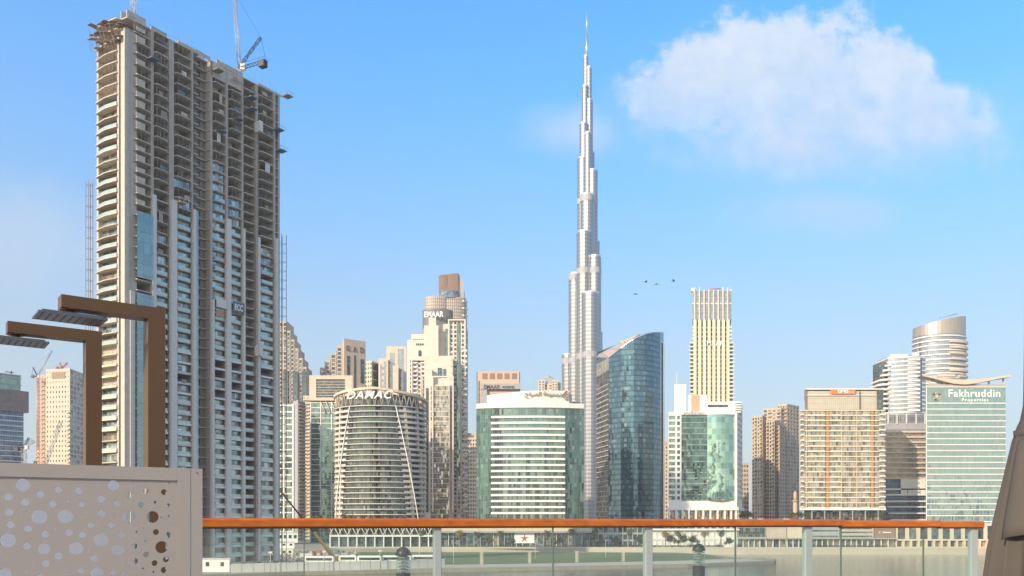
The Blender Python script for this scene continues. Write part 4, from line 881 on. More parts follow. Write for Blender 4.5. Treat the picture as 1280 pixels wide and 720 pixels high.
# teal office block with white curved crown and Arabic sign
def teal_office():
    Y = 560; b = Bld('office_block', 'wide teal glass office block with white bands, curved white crown and Arabic sign', 'building', (*gp(662, Y), G0))
    X0, X1, X2, X3 = [gp(p_, Y)[0] for p_ in (595.5, 614, 706, 730)]
    def bow(o, x0, x1, n=16):   # gently bowed front line
        c, r = (X0 + X3) / 2, (X3 - X0) / 2
        return [(x0 + (x1 - x0) * i / n, Y - 5.5 * (1 - ((x0 + (x1 - x0) * i / n - c) / r) ** 2) - o) for i in range(n + 1)]
    z1 = gz(511, Y); base = bow(0, X0, X3, 24); back = [(X3, Y + 26), (X0, Y + 26)]
    q = MB(); q.prism(base + back, G0, z1); b.one('curtain_wall', q, 'c_teal')
    for x0, x1 in ((X0, X1), (X2, X3)): q = MB(); q.prism(bow(.25, x0, x1, 6) + [(x1, Y - 1), (x0, Y - 1)] if x0 != X0 else bow(.25, x0, x1, 6) + [(x1, Y - 1), (x0, Y - 1)], G0, z1 - .2); b.one('corner_glazing', q, 'c_tealdark')
    nb = 17
    for k in range(nb):
        z = gz(641.5 - k * 7.45, Y); q = MB(); q.prism(bow(1.0, X1, X2) + bow(-.3, X1, X2)[::-1], z - .65, z + .65); b.add('floor_band', q, 'band')
    for k in range(36):
        if k % 2 == 0: continue
    cr = bow(1.0, X0, X3, 24) + [(X3 + .8, Y + 26.5), (X0 - .8, Y + 26.5)]
    q = MB(); q.prism(cr, z1, gz(505, Y)); b.one('cornice', q, 'white')
    xa, xb = gp(609, Y)[0], gp(711, Y)[0]; line = bow(.6, xa, xb, 20); n = len(line)
    zs = [gz(495 - 5.5 * math.sin(min(i / (n - 1) * 1.0, 1) * math.pi * .62), Y) for i in range(n)]
    q = MB(); q.prism(line + [(xb, Y + 12), (xa, Y + 12)], gz(505, Y), 0, z1s=zs + [zs[-1], zs[0]]); b.one('crown', q, 'white')
    q = MB(); q.prism(slabpoly(712, 726, Y + 2, 16), gz(505, Y), gz(501.5, Y)); b.one('roof_plant', q, 'dgrey')
    q = MB(); q.prism(slabpoly(711.5, 715, Y + 1, 10), gz(505, Y), gz(493, Y)); b.one('stair_head', q, 'cream')
    ar = '\uFEA1\uFE8E\uFEF4\uFEBC\uFEDF\uFE8D \uFE94\uFECB\uFEEE\uFEE4\uFEA0\uFEE3'
    f = lambda px: [p_ for p_ in [(gp(px, Y)[0], Y - 5.5 * (1 - ((gp(px, Y)[0] - (X0 + X3) / 2) / ((X3 - X0) / 2)) ** 2) - .6)]][0]
    b.one('lettering', text_mb(ar, f(655), f(702), gz(499.2, Y), 4.2, out=1.3, th=.3, bold=.02), 'sign_b')
    c = f(707.5); q = MB(); s = 2.7; cz = gz(495.5, Y)
    for i in range(4):
        for rr, ww in ((s, .55), (s * .45, .5)):
            a, e = math.pi / 2 * i, math.pi / 2 * (i + 1); q.tube((c[0] + rr * math.cos(a), c[1] - .6, cz + rr * 1.1 * math.sin(a)), (c[0] + rr * math.cos(e), c[1] - .6, cz + rr * 1.1 * math.sin(e)), ww * .6, 4)
    b.one('emblem', q, 'sign_b'); b.done()
teal_office()
# curved blue tower with sloping roof
def sail_tower():
    Y = 640; b = Bld('office_tower', 'curved dark blue glass tower whose sloping roof rises to the right, crane arm on top', 'tower', (*gp(788, Y), G0))
    pxs = [(746, 668), (761, 638), (776, 629), (792, 626), (806, 628), (817, 633), (825, 641), (829.5, 652)]
    front = [gp(a, Yv) for a, Yv in pxs]; back = [gp(828, 690), gp(788, 705), gp(747, 695)]
    yt = {0: 447, 1: 448}
    def topy(px): return 448 - 32.0 * math.sin(min(1, max(0, (px - 761) / 60)) * math.pi / 2)
    fine = []; zs = []
    for i in range(len(front) - 1):
        N = 1 if i == 0 else 3
        for t in range(N): p_ = lerp2(front[i], front[i + 1], t / N); fine.append(p_)
    fine.append(front[-1]); allp = fine + back
    for p_ in allp: px = 640 + F * p_[0] / p_[1]; zs.append(gz(topy(px), p_[1]))
    n_ = len(allp); zs[0] = gz(446.5, 668); zs[-1] = gz(440, 695); zs[-2] = gz(424, 705); zs[-3] = gz(417, 690)
    q = MB(); q.prism(allp, G0, 0, z1s=zs, cap=False); b.one('curtain_wall', q, 'c_blue')
    q = MB(); q.wallbox(fine[0], fine[1], gz(463, Y), gz(447.5, Y), .05, .25); b.one('sun_tinted_panel', q, 'c_gold')  # warm sun patch put into the panel's gold colour
    q = MB(); q.wallbox(fine[0], fine[1], G0, gz(463, Y), .05, .25); b.one('side_glazing', q, 'c_dark')
    for k in range(30): q = MB(); z = G0 + 8 + k * 3.7; q.wallbox(fine[0], fine[1], z, z + .5, .25, .5); b.add('side_band', q, 'band_g')
    # roof: pale ribbed sheet from the front rim to the back rim
    q = MB(); cxy = (sum(p_[0] for p_ in allp) / n_, sum(p_[1] for p_ in allp) / n_)
    m = len(fine)
    bk = [lerp2(back[2], back[1], min(1, t / (m - 1) * 2)) if t / (m - 1) < .5 else lerp2(back[1], back[0], t / (m - 1) * 2 - 1) for t in range(m)]
    bz = [gz(444 - 29 * math.sin(t / (m - 1) * math.pi / 2), bk[t][1]) for t in range(m)]
    for t in range(m - 1):
        q.face([(*fine[t], zs[t] + .3), (*fine[t + 1], zs[t + 1] + .3), (*bk[t + 1], bz[t + 1] + .3), (*bk[t], bz[t] + .3)])
        q.face([(*bk[t], bz[t] + .3), (*bk[t + 1], bz[t + 1] + .3), (*bk[t + 1], G0), (*bk[t], G0)])
    b.one('sloping_roof', q, surf('roof_sheet', (0.50, 0.38, 0.29), .5, joints=(7, 200, .8, .35)))
    q = MB()
    for t in range(m - 1): q.tube((*fine[t], zs[t] + .3), (*fine[t + 1], zs[t + 1] + .3), .45, 5, cap=False)
    b.one('roof_rim', q, 'silver')
    q = MB()
    q.wallbox(gp(828.6, 648), gp(829.8, 652), G0, gz(425, Y), .2, .6); b.one('edge_fin', q, 'silver')
    c = gp(784, 668); q = MB(); q.tube((*c, gz(424, Y)), (*c, gz(417, Y)), .8, 6); q.tube((gp(778, 668)[0], c[1], gz(418.5, Y)), (gp(800, 668)[0], c[1], gz(407.5, Y)), .75, 5); q.box((gp(777.5, 668)[0], c[1], gz(418, Y)), (2.4, 2, 2.2)); b.one('roof_crane', q, 'sand')
    b.done()
sail_tower()
b = Bld('apartment_tower', 'sliver of a cream tower right beside the curved blue tower', 'tower', (*gp(833, 950), G0)); P_ = slabpoly(827, 839, 950, 20)
tower(b, P_, G0, gz(552, 950), [('g', 3, 24, dict(pier=.5, span=.4)), 'p', 'p', 'p']); b.done('cream')
# ribbed cream tower
def ribbed_tower():
    Y = 900; b = Bld('apartment_tower', 'tall cream tower with vertical ribs and grey glass top storeys', 'tower', (*gp(890, Y), G0)); W = b.W
    lo = slabpoly(862, 917, Y, 34); mid = slabpoly(865.5, 914, Y + 1.5, 30); hi = slabpoly(865.5, 914.5, Y + 2, 29)
    q = MB(); q.prism(offset(lo, -.8), G0, gz(427, Y)); b.one('curtain_wall', q, 'c_dark'); q = MB(); q.prism(offset(mid, -.8), gz(427, Y), gz(399, Y)); b.one('curtain_wall', q, 'c_dark')
    q = MB(); q.prism(hi, gz(399, Y), gz(363, Y)); b.one('upper_glazing', q, 'c_silver')
    q = MB(); q.prism(offset(hi, .2), gz(379, Y), gz(378, Y)); b.one('storey_line', q, 'band')
    xs = [868.5 + 5.9 * i for i in range(8)]
    for i, px in enumerate(xs):
        a, c = gp(px - 1.7, Y), gp(px + 1.7, Y); q = MB(); q.wallbox(a, c, G0, gz(400, Y), -.8, 1.6); b.add('rib', q, 'ivory')
        a, c = gp(px - .4, Y), gp(px + .4, Y); q = MB(); q.wallbox(a, c, gz(400, Y), gz(359 + (3 if 1 < i < 6 else 0), Y), -2.2, .2); b.add('rib', q, 'ivory')
        if i < 7:
            for k in range(42):
                z = gz(640 - k * 5.6, Y); q = MB(); q.wallbox(gp(px + 1.5, Y), gp(px + 4.4, Y), z, z + 1.3, -.7, -.2); b.add('spandrel', q, 'sand', 1 + k * .01)
    for k in range(48):
        z = gz(640 - k * 4.9, Y); top_ = z > gz(428, Y)
        if z > gz(402, Y): continue
        for a, c in (((862, 867) if not top_ else (865.5, 869)), ((912, 917.5) if not top_ else (910.5, 914.5))):
            q = MB(); q.wallbox(gp(a, Y), gp(c, Y), z - .2, z + 1.2, -.6, 1.4); b.add('balcony', q, 'ivory', 2 + k * .01)
    q = MB(); q.prism(slabpoly(864, 870, Y + 2, 6), gz(363, Y), gz(359.5, Y)); q.prism(slabpoly(909, 914.5, Y + 2, 6), gz(363, Y), gz(361, Y)); b.one('roof_block', q, 'ivory')
    q = MB(); q.tube((*gp(894, Y + 8), gz(363, Y)), (*gp(894, Y + 8), gz(357.5, Y)), .5, 5); q.tube((*gp(887, Y + 8), gz(358.5, Y)), (*gp(901, Y + 8), gz(358.5, Y)), .5, 5); q.tube((*gp(890, Y + 8), gz(363, Y)), (*gp(890, Y + 8), gz(358.5, Y)), .4, 5); b.one('roof_gantry', q, 'red')
    b.one('lettering', T('EMAAR', 880, 904, Y - 1.7, 432, 426.5, out=.1, th=.4, bold=.008, spacing=1.12), 'sign_w'); b.done()
ribbed_tower()
# white hotel with green glass
def white_hotel():
    Y = 600; b = Bld('hotel', 'white hotel with green glass front, colonnade at its foot and script sign on the parapet', 'building', (*gp(881, Y), G0)); W = b.W
    P_ = [gp(836, Y + 2), gp(921, Y), gp(928, Y + 30), gp(842, Y + 32)]
    W.prism(offset(P_, -1), gz(636, Y), gz(516, Y)); z0, z1 = gz(626, Y), gz(518, Y)
    W.prism(P_, gz(636, Y), z0); W.prism(offset(P_, .1), z1, gz(514.5, Y))
    Sg = lambda px: (gp(px, Y + 1)[0], Y + 2 - 2 * (px - 836) / 85)
    grid(b, Sg(836), Sg(845), z0, z1, 1, 15, pier=.12, span=.35, mats=['c_green'], rec=.8, wname='window')
    grid(b, Sg(845), Sg(852), z0, z1, 1, 15, pier=.5, span=.4, mats=['w_mid', 'w_dark'], rec=.8, balc=())
    q = MB(); q.wallbox(Sg(852), Sg(884), z0, z1, -.8, -.1); b.one('curtain_wall', q, 'c_tealdark')
    for k in range(16): q = MB(); z = z0 + (z1 - z0) * k / 15.5; q.wallbox(Sg(852), Sg(884), z, z + .7, -.15, .12); b.add('floor_band', q, 'c_green')
    n = 8; c0, c1 = Sg(884), Sg(918); bowl = [(c0[0] + (c1[0] - c0[0]) * i / n, c0[1] - 2.6 * math.sin(math.pi * i / n)) for i in range(n + 1)]
    q = MB(); q.prism(bowl + [(c1[0], c1[1] + 2), (c0[0], c0[1] + 2)], z0, z1); b.one('curved_glazing', q, curtain('rippled_green', (0.10, 0.24, 0.22), (0.50, 0.74, 0.62), (3, 3.9), tilt=.02, wave=.30, wscale=.10, metal=.8, mcol=(0.3, 0.42, 0.38), blind=0))
    W.wallbox(Sg(918), Sg(921), z0, z1, -.8, 0); grid(b, P_[1], P_[2], z0, z1, 4, 15, pier=.4, span=.4, rec=.6)
    # colonnade
    for k, px in enumerate((836.5, 845, 853, 861, 870, 879, 888, 897, 906, 914, 920)):
        q = MB(); q.wallbox(gp(px - 1, Y), gp(px + 1, Y), G0, gz(636, Y), -1.5, .5); b.add('column', q, 'white')
    q = MB(); q.wallbox(gp(838, Y + 3), gp(920, Y + 3), G0, gz(636, Y), -2, -1); b.one('lobby_glazing', q, 'c_gold')
    q = MB(); q.prism(offset(P_, 1.2), gz(636, Y) - 1, gz(635, Y) + .6); b.one('cornice', q, 'white')
    q = MB(); q.prism([gp(843, Y + 14), gp(857.5, Y + 14), gp(857.5, Y + 32), gp(843, Y + 32)], gz(516, Y), gz(480.5, Y + 14)); b.one('stair_tower', q, 'white')
    q = MB(); q.tube((*gp(846, Y + 20), gz(481, Y)), (*gp(846, Y + 20), gz(460, Y)), .3, 5, r2=.12); b.one('antenna', q, 'band')
    q = MB(); q.prism([gp(860, Y + 10), gp(884, Y + 10), gp(884, Y + 30), gp(860, Y + 30)], gz(514, Y), gz(491, Y)); b.one('roof_block', q, 'white')
    q = MB(); q.wallbox(gp(864, Y + 10), gp(874, Y + 10), gz(513, Y), gz(491.5, Y), .1, .4); b.one('orange_panel', q, surf('soft_orange', (0.60, 0.36, 0.22), .6))
    q = MB(); q.prism([gp(884, Y + 8), gp(926, Y + 8), gp(928, Y + 28), gp(886, Y + 28)], gz(514, Y), gz(500, Y)); b.one('roof_block', q, 'white')
    q = MB(); q.wallbox(gp(884.5, Y + 8), gp(910, Y + 8), gz(507, Y), gz(504, Y), .05, .2); b.one('roof_window', q, 'w_dark')
    for i in range(4): q = MB(); z = gz(511 - i * 3, Y); q.wallbox(gp(918, Y + 8), gp(927, Y + 8), z, z + .5, .05, 1.2); b.add('louvre', q, 'white')
    b.one('lettering', T('pullman', 855, 880, Y - 1, 519, 514.6, out=.5, th=.25, bold=.01), 'dgrey'); b.done('white')
white_hotel()
b = Bld('apartment_block', 'small grey-beige block right of the white hotel', 'building', (*gp(931, 900), G0)); P_ = slabpoly(920, 936, 900, 20)
tower(b, P_, G0, gz(580, 900), [('g', 5, 16, dict(pier=.4, span=.5)), 'p', 'p', 'p']); b.done('sand')
def twin_cluster():
    Y = 850; b = Bld('apartment_complex', 'beige cluster of sunlit towers with faceted balconies, left of the block with orange sign', 'building', (*gp(968, Y), G0))
    for pl, Yl, pc, Yc_, pr, Yr, yt in ((954, 880, 976, 874, 997, 895, 512), (972, 884, 984, 878, 999, 896, 507), (940, 860, 953, 850, 958, 862, 522), (955, 858, 968, 848, 979, 864, 528), (972, 854, 974, 848, 983, 862, 533)):
        P_ = corner(pl, Yl, pc, Yc_, pr, Yr); nr = int((gz(yt, Yl) - G0) / 3.6)
        tower(b, P_, G0, gz(yt, Yl), [('g', 4, nr, dict(pier=.4, span=.4, balc=(1, 3), bmat='sand')), ('g', 4, nr, dict(pier=.45, span=.35)), 'p', 'p'])
    for px, yt in ((944, 515), (950, 514), (958, 513)): q = MB(); q.prism(slabpoly(px, px + 5, Y + 30, 8), gz(530, Y), gz(yt, Y)); b.add('roof_block', q, 'sand')
    b.done('sand')
twin_cluster()
# block with orange corner strips
def orange_block():
    Y = 620; b = Bld('apartment_block', 'broad cream block with orange vertical strips and an orange lettered sign on its roof storey', 'building', (*gp(1055, Y), G0)); W = b.W
    z1 = gz(513, Y); P_ = slabpoly(1001, 1106, Y, 30)
    W.prism(offset(P_, -1.3), gz(636, Y), z1 - .2)
    S = lambda px: gp(px, Y)
    NR = 19; z0 = gz(635, Y); fh = (z1 - z0) / NR
    for a, c, m in ((1001, 1008, 'c_gold'), (1008, 1032, 'c_gold'), (1037, 1071, 'c_gold'), (1071, 1089, 'c_gold'), (1094, 1106, 'c_gold')):
        q = MB(); q.wallbox(S(a), S(c), z0, z1, -1.2, -.5); b.one('curtain_wall', q, m)
    for a, c in ((1033, 1036.3), (1089, 1092.2)): q = MB(); q.wallbox(S(a), S(c), z0, z1, -1.2, -.1); b.one('orange_strip', q, 'orange_pan')
    for k in range(NR + 1): q = MB(); z = z0 + k * fh; q.wallbox(S(1000), S(1106.5), z - .28, z + .28, -.9, .35); b.add('floor_band', q, 'ivory', 3)
    for k in range(NR):
        z = z0 + k * fh
        for a, c in ((1000, 1004), (1010, 1031), (1038, 1052), (1078, 1087), (1098, 1106)):
            if random.random() < .9:
                q = MB(); o = 1.5 if a in (1098, 1000) else .3; q.wallbox(S(a), S(c), z + .28, z + (1.2 if o > 1 else .72), -.1 + (o - .3), o); b.add('balcony', q, 'white' if a == 1098 else 'ivory', 1)
    for px in (1008, 1052, 1071): q = MB(); q.wallbox(S(px - .35), S(px + .35), z0, z1, -.4, .3); b.add('mullion_fin', q, 'cream')
    Pu = slabpoly(1006, 1104, Y + 2, 26); q = MB(); q.prism(offset(Pu, -.6), z1 + .8, gz(488, Y)); b.one('upper_storeys', q, surf('fine_louvres', (0.52, 0.48, 0.38), .6, joints=(1.4, 3.4, .2, .3)))
    q = MB(); q.prism(offset(Pu, .3), gz(486.5, Y), gz(485, Y)); b.one('roof_slab', q, 'white'); q = MB(); q.prism(offset(Pu, .3), gz(494, Y), gz(493, Y)); b.one('roof_slab', q, 'white')
    q = MB(); q.wallbox(gp(1006, Y + 1.4), gp(1008, Y + 1.4), z1 + .8, gz(486, Y), 0, .3); b.one('orange_strip', q, 'brown'); q = MB(); q.wallbox(gp(1096, Y + 1.4), gp(1104, Y + 1.4), z1 + .8, gz(487, Y), 0, .3); b.one('glass_strip', q, 'c_dark')
    q = MB(); q.wallbox(gp(1074, Y + 1.2), gp(1075, Y + 1.2), z1 + .8, gz(488, Y), 0, .4); b.one('mullion_fin', q, 'dgrey')
    q = MB(); q.wallbox(gp(1038, Y + 1.4), gp(1069, Y + 1.4), gz(492.5, Y), gz(486.6, Y), .05, .5); sg = b.one('sign_board', q, surf('sign_orange', (0.75, 0.22, 0.05), .5))
    part('lettering', T('GMG', 1047, 1060, Y + 1, 491.3, 487.4, out=.15, th=.2, bold=.03), 'sign_w', sg); part('lettering', T('Group', 1060.8, 1068, Y + 1, 491.3, 489.4, out=.15, th=.2), 'sign_w', sg)
    for px in (1015, 1031, 1050, 1066, 1082, 1098): q = MB(); q.wallbox(S(px - .5), S(px + .5), G0, z0, -1, 0); b.add('column', q, 'grey')
    q = MB(); q.wallbox(gp(1006, Y + 4), gp(1104, Y + 4), G0, z0, -2, 0); b.one('lobby_glazing', q, 'c_dark'); q = MB(); q.prism(offset(P_, .8), z0 - 1.5, z0 - .3); b.one('canopy', q, 'white')
    b.done('grey')
orange_block()
def white_round_tower():
    Y = 780; b = Bld('apartment_tower', 'white rounded tower with stepped terraces on its left shoulder, behind the block with roof wings', 'tower', (*gp(1128, Y), G0))
    def el(pl, pr, dy, dep, n=16, bow=6):
        x0, x1 = gp(pl, Y)[0], gp(pr, Y)[0]; return [(x0 + (x1 - x0) * i / n, Y + dy - bow * math.sin(math.pi * i / n)) for i in range(n + 1)] + [(x1, Y + dy + dep), (x0, Y + dy + dep)]
    body = el(1110, 1157, 0, 24); zt = gz(446, Y); zb = gz(516, Y)
    q = MB(); q.prism(body, G0, zt); b.one('curtain_wall', q, 'c_silver')
    nb = 14
    for k in range(nb): q = MB(); z = gz(516 - k * 5.25, Y); q.prism(offset(body, .4), z - .55, z + .55); b.add('floor_band', q, 'band', 2)
    for k in range(nb - 1): q = MB(); z = gz(515 - k * 5.25, Y); q.wallbox(gp(1134, Y - 5), gp(1149, Y - 5), z, z + 1.6, 0, 2); b.add('balcony', q, 'band')
    for k in range(14):
        y = 440 + k * 6; q = MB(); pl = 1096 + max(0, (7 - k)) * 2.2 + (4 if k < 2 else 0); P_ = el(pl, 1116, 2, 20, 8, 5); q.prism(P_, gz(y + 6, Y), gz(y + 6, Y) + 1.6); b.add('terrace', q, 'white')
    q = MB(); q.prism(el(1102, 1112, 5, 14, 8, 3), G0, gz(452, Y)); b.one('shoulder', q, 'c_dark')
    q = MB(); q.prism(slabpoly(1140, 1149, Y + 6, 8), zt, gz(439, Y)); b.one('roof_block', q, 'white'); q = MB(); q.prism(slabpoly(1113, 1135, Y + 4, 10), zt, gz(441.5, Y)); b.one('roof_block', q, 'white')
    q = MB(); q.wallbox(gp(1149, Y - 3), gp(1151.5, Y - 2.5), zb, zt - 1, .4, .9); b.one('glass_strip', q, 'c_navy')
    b.done()
white_round_tower()
def layered_block():
    Y = 690; b = Bld('hotel', 'layered terrace block with a blank white panel, just left of the winged aqua block', 'building', (*gp(1132, Y), G0)); P_ = slabpoly(1104, 1164, Y, 30); W = b.W
    W.prism(offset(P_, -1), G0, gz(518, Y)); z0, z1 = gz(598, Y), gz(540, Y)
    W.wallbox(P_[0], P_[1], gz(537, Y), gz(518, Y), -1, -.2)
    for px in (1110, 1121, 1133, 1145, 1156): q = MB(); q.wallbox(gp(px - .5, Y), gp(px + .5, Y), gz(530, Y), gz(517, Y), 0, .6); b.add('column', q, 'white')
    q = MB(); q.wallbox(P_[0], P_[1], gz(528, Y), gz(519, Y), -.15, .05); b.one('glass_strip', q, 'c_silver')
    q = MB(); q.wallbox(P_[0], P_[1], z0, z1, -.9, -.6); b.one('curtain_wall', q, 'c_gold')
    for k in range(10): q = MB(); z = z0 + (z1 - z0) * k / 9; q.wallbox(P_[0], P_[1], z - .5, z + .7, -.8, .9); b.add('terrace', q, 'cream')
    q = MB(); q.wallbox(P_[0], P_[1], G0, z0, -.9, .1); b.one('lower_glazing', q, 'c_navy')
    for i, y in enumerate((612, 619, 627, 634, 642, 650)): q = MB(); q.wallbox(gp(1104 + i * 1.5, Y), P_[1], gz(y, Y) - .3, gz(y, Y) + .8, 0, 1.6 + i * .3); b.add('terrace', q, 'band')
    q = MB(); q.wallbox(gp(1125, Y), gp(1157, Y), gz(619, Y), gz(599, Y), .9, 1.6); b.one('blank_panel', q, 'white')
    q = MB(); a, c = gp(1133, Y), gp(1149, Y); q.wallbox(a, c, gz(612, Y), gz(611.2, Y), 1.65, 1.9); q.wallbox(a, lerp2(a, c, .04), gz(618, Y), gz(612, Y), 1.65, 1.9); q.wallbox(lerp2(a, c, .96), c, gz(618, Y), gz(612, Y), 1.65, 1.9); b.one('panel_outline', q, 'dgrey')
    b.done('grey')
layered_block()
def sloped_round_tower():
    Y = 860; b = Bld('apartment_tower', 'round silver balcony tower with slanted top and thin roof crane, highest on the right side', 'tower', (*gp(1189, Y), G0))
    x0, x1 = gp(1157.5, Y)[0], gp(1220.5, Y)[0]; cx, r = (x0 + x1) / 2, (x1 - x0) / 2; n = 40
    poly = [(cx + r * math.cos(2 * math.pi * i / n), Y + r + (r * .85) * math.sin(2 * math.pi * i / n)) for i in range(n)]
    zt = lambda p_: gz(404 - 13 * ((p_[0] - x0) / (x1 - x0)) ** 1.0, Y)
    q = MB(); q.prism(poly, G0, 0, z1s=[zt(p_) for p_ in poly], smooth=False); b.one('curtain_wall', q, 'c_silver')
    q = MB(); q.prism(offset(poly, .3), gz(415.5, Y), 0, z1s=[zt(p_) + .5 for p_ in poly]); b.one('crown_band', q, surf('crown_metal', (0.46, 0.40, 0.34), .35, metal=.5))
    for k in range(22): q = MB(); z = gz(640 - k * 10.5, Y) if False else gz(418 + k * 5.9, Y); q.prism(offset(poly, .9), z - .6, z + .5); b.add('floor_band', q, 'band', 2)
    for k in range(11):
        y = 427 + k * 7.2; q = MB(); z = gz(y, Y); nn = 8; a0, a1 = (1.50, 1.86) if k < 6 else (1.36, 1.56)
        A = [(cx + (r + 2.2) * math.cos(math.pi * (a0 + (a1 - a0) * i / nn)), Y + r + (r * .85 + 2.2) * math.sin(math.pi * (a0 + (a1 - a0) * i / nn))) for i in range(nn + 1)]
        B_ = [(cx + (r - .5) * math.cos(math.pi * (a0 + (a1 - a0) * i / nn)), Y + r + (r * .85 - .5) * math.sin(math.pi * (a0 + (a1 - a0) * i / nn))) for i in range(nn + 1)]
        q.prism(A + B_[::-1], z, z + 2.2); b.add('balcony', q, 'cream')
        q = MB(); a0, a1 = (1.62, 1.84)
        if k >= 6:
            A = [(cx + (r + 2.2) * math.cos(math.pi * (a0 + (a1 - a0) * i / nn)), Y + r + (r * .85 + 2.2) * math.sin(math.pi * (a0 + (a1 - a0) * i / nn))) for i in range(nn + 1)]
            B_ = [(cx + (r - .5) * math.cos(math.pi * (a0 + (a1 - a0) * i / nn)), Y + r + (r * .85 - .5) * math.sin(math.pi * (a0 + (a1 - a0) * i / nn))) for i in range(nn + 1)]
            q.prism(A + B_[::-1], z, z + 2.0); b.add('balcony', q, 'cream')
    q = MB(); c = gp(1182, Y + 10); q.tube((*c, gz(402, Y)), (*c, gz(393.5, Y)), .7, 5); q.tube((gp(1180, Y)[0], c[1], gz(394.5, Y)), (gp(1203, Y)[0], c[1], gz(389, Y)), .5, 5); b.one('roof_crane', q, 'grey')
    b.done()
sloped_round_tower()
def winged_block():
    Y = 640; b = Bld('office_block', 'aqua glass office block with a big white name sign and upswept white roof wings', 'building', (*gp(1207, Y), G0)); P_ = slabpoly(1157.5, 1257, Y, 34)
    tower(b, P_, G0, gz(482, Y), [None, 'p', 'p', 'p'], par=0)
    q = MB(); q.wallbox(P_[0], P_[1], G0, gz(484, Y), -.5, 0); b.one('curtain_wall', q, 'c_aqua')
    q = MB(); q.prism(offset(P_, .4), gz(484.5, Y), gz(482.5, Y)); b.one('roof_slab', q, 'cream'); q = MB(); q.prism(offset(P_, .1), gz(482.5, Y), gz(480.5, Y)); b.one('roof_slab', q, 'grey')
    for k in range(20): q = MB(); z = gz(646 - k * 7.35, Y); 
    for k in range(22):
        y = 652 - k * 7.4
        if y < 503: break
        q = MB(); z = gz(y, Y); q.wallbox(P_[0], P_[1], z - .35, z + .35, -.2, .35); b.add('floor_band', q, 'band')
    # roof wings: shallow V with real depth
    q = MB(); xs = [1153, 1165, 1178, 1192, 1207, 1222, 1236, 1250, 1264]; top_ = [469.5, 471, 473, 474.5, 475, 474.5, 473, 471, 469]; bot = [470.5, 473, 476.5, 480, 481, 479.5, 476.5, 473.5, 471.5]
    for i in range(len(xs) - 1):
        A, B_ = gp(xs[i], Y - 2), gp(xs[i + 1], Y - 2)
        t0, t1, b0, b1 = gz(top_[i], Y), gz(top_[i + 1], Y), gz(bot[i], Y), gz(bot[i + 1], Y); D = 9
        q.face([(*A, b0), (*B_, b1), (*B_, t1), (*A, t0)]); q.face([(*A, t0), (*B_, t1), (B_[0], B_[1] + D, t1), (A[0], A[1] + D, t0)]); q.face([(B_[0], B_[1] + D, b1), (A[0], A[1] + D, b0), (A[0], A[1] + D, t0), (B_[0], B_[1] + D, t1)]); q.face([(A[0], A[1] + D, b0), (B_[0], B_[1] + D, b1), (*B_, b1), (*A, b0)])
    b.one('roof_wing', q, 'cream')
    for px in (1162, 1180, 1236, 1254): q = MB(); c = gp(px, Y + 2); q.box((c[0], c[1], (gz(481, Y) + gz(472, Y)) / 2), (1, 1, (481 - 472) * Y / F)); b.add('roof_post', q, 'cream')
    b.one('lettering', T('Fakhruddin', 1185.5, 1250, Y, 496.5, 487, out=.2, th=.3, bold=.012, spacing=1.08), 'sign_w'); b.one('lettering', T('Properties', 1202, 1235, Y, 503, 498, out=.2, th=.3, bold=.02, spacing=1.3), 'sign_w')
    q = MB(); c = gp(1171, Y - .4); cz = gz(495.5, Y)
    for i in range(10):
        a = i * 2 * math.pi / 10; rr = 2.6
        q.box((c[0] + rr * math.cos(a), c[1], cz + rr * math.sin(a)), (1.2, .3, 1.2), i % 3)
    q.box((c[0], c[1], cz), (2.2, .3, 2.2), 0)
    b.one('emblem', q, ['pink', 'sign_d', 'orange_pan']); b.done('white')
winged_block()
# ------------------------------------------------------------------ waterfront podiums
def podium_truss():
    Y = 526; b = Bld('podium_building', 'low white podium with crossed trusses over shop windows, below the round banded tower', 'building', (*gp(480, Y), G0))
    P_ = slabpoly(412, 546, Y, 24); z1 = 15.5; zm = gz(671, Y); b.W.prism(offset(P_, -2), G0, z1)
    b.W.wallbox(P_[0], P_[1], zm, zm + 1.1, -2, .6); b.W.wallbox(P_[0], P_[1], G0, G0 + .4, -2, .3)
    q = MB(); q.wallbox(P_[0], P_[1], zm + 1.1, z1, -1.9, -1.4); b.one('upper_glazing', q, 'c_dark')
    n = 12; S = lambda t: lerp2(P_[0], P_[1], t)
    for i in range(n):
        q = MB(); A, C_, B_ = S(i / n), S((i + .5) / n), S((i + 1) / n)
        q.tube((*A, zm + 1), (*C_, z1), .3, 4); q.tube((*C_, z1), (*B_, zm + 1), .3, 4); q.tube((*A, z1), (*S((i + .3) / n), zm + 1), .2, 4); b.add('truss', q, 'band')
        q = MB(); q.wallbox(S(i / n), S((i + .12) / n), G0, zm, -1, .4); b.add('column', q, 'band')
        q = MB(); q.wallbox(S((i + .12) / n), S((i + 1) / n), G0 + .4, zm, -1.6, -1.4); b.add('shop_window', q, random.choice(['w_dark', 'w_mid', 'w_dark']))
    q = MB(); q.prism(offset(P_, .3), z1, z1 + .6); b.one('roof', q, 'white'); b.done('white')
podium_truss()
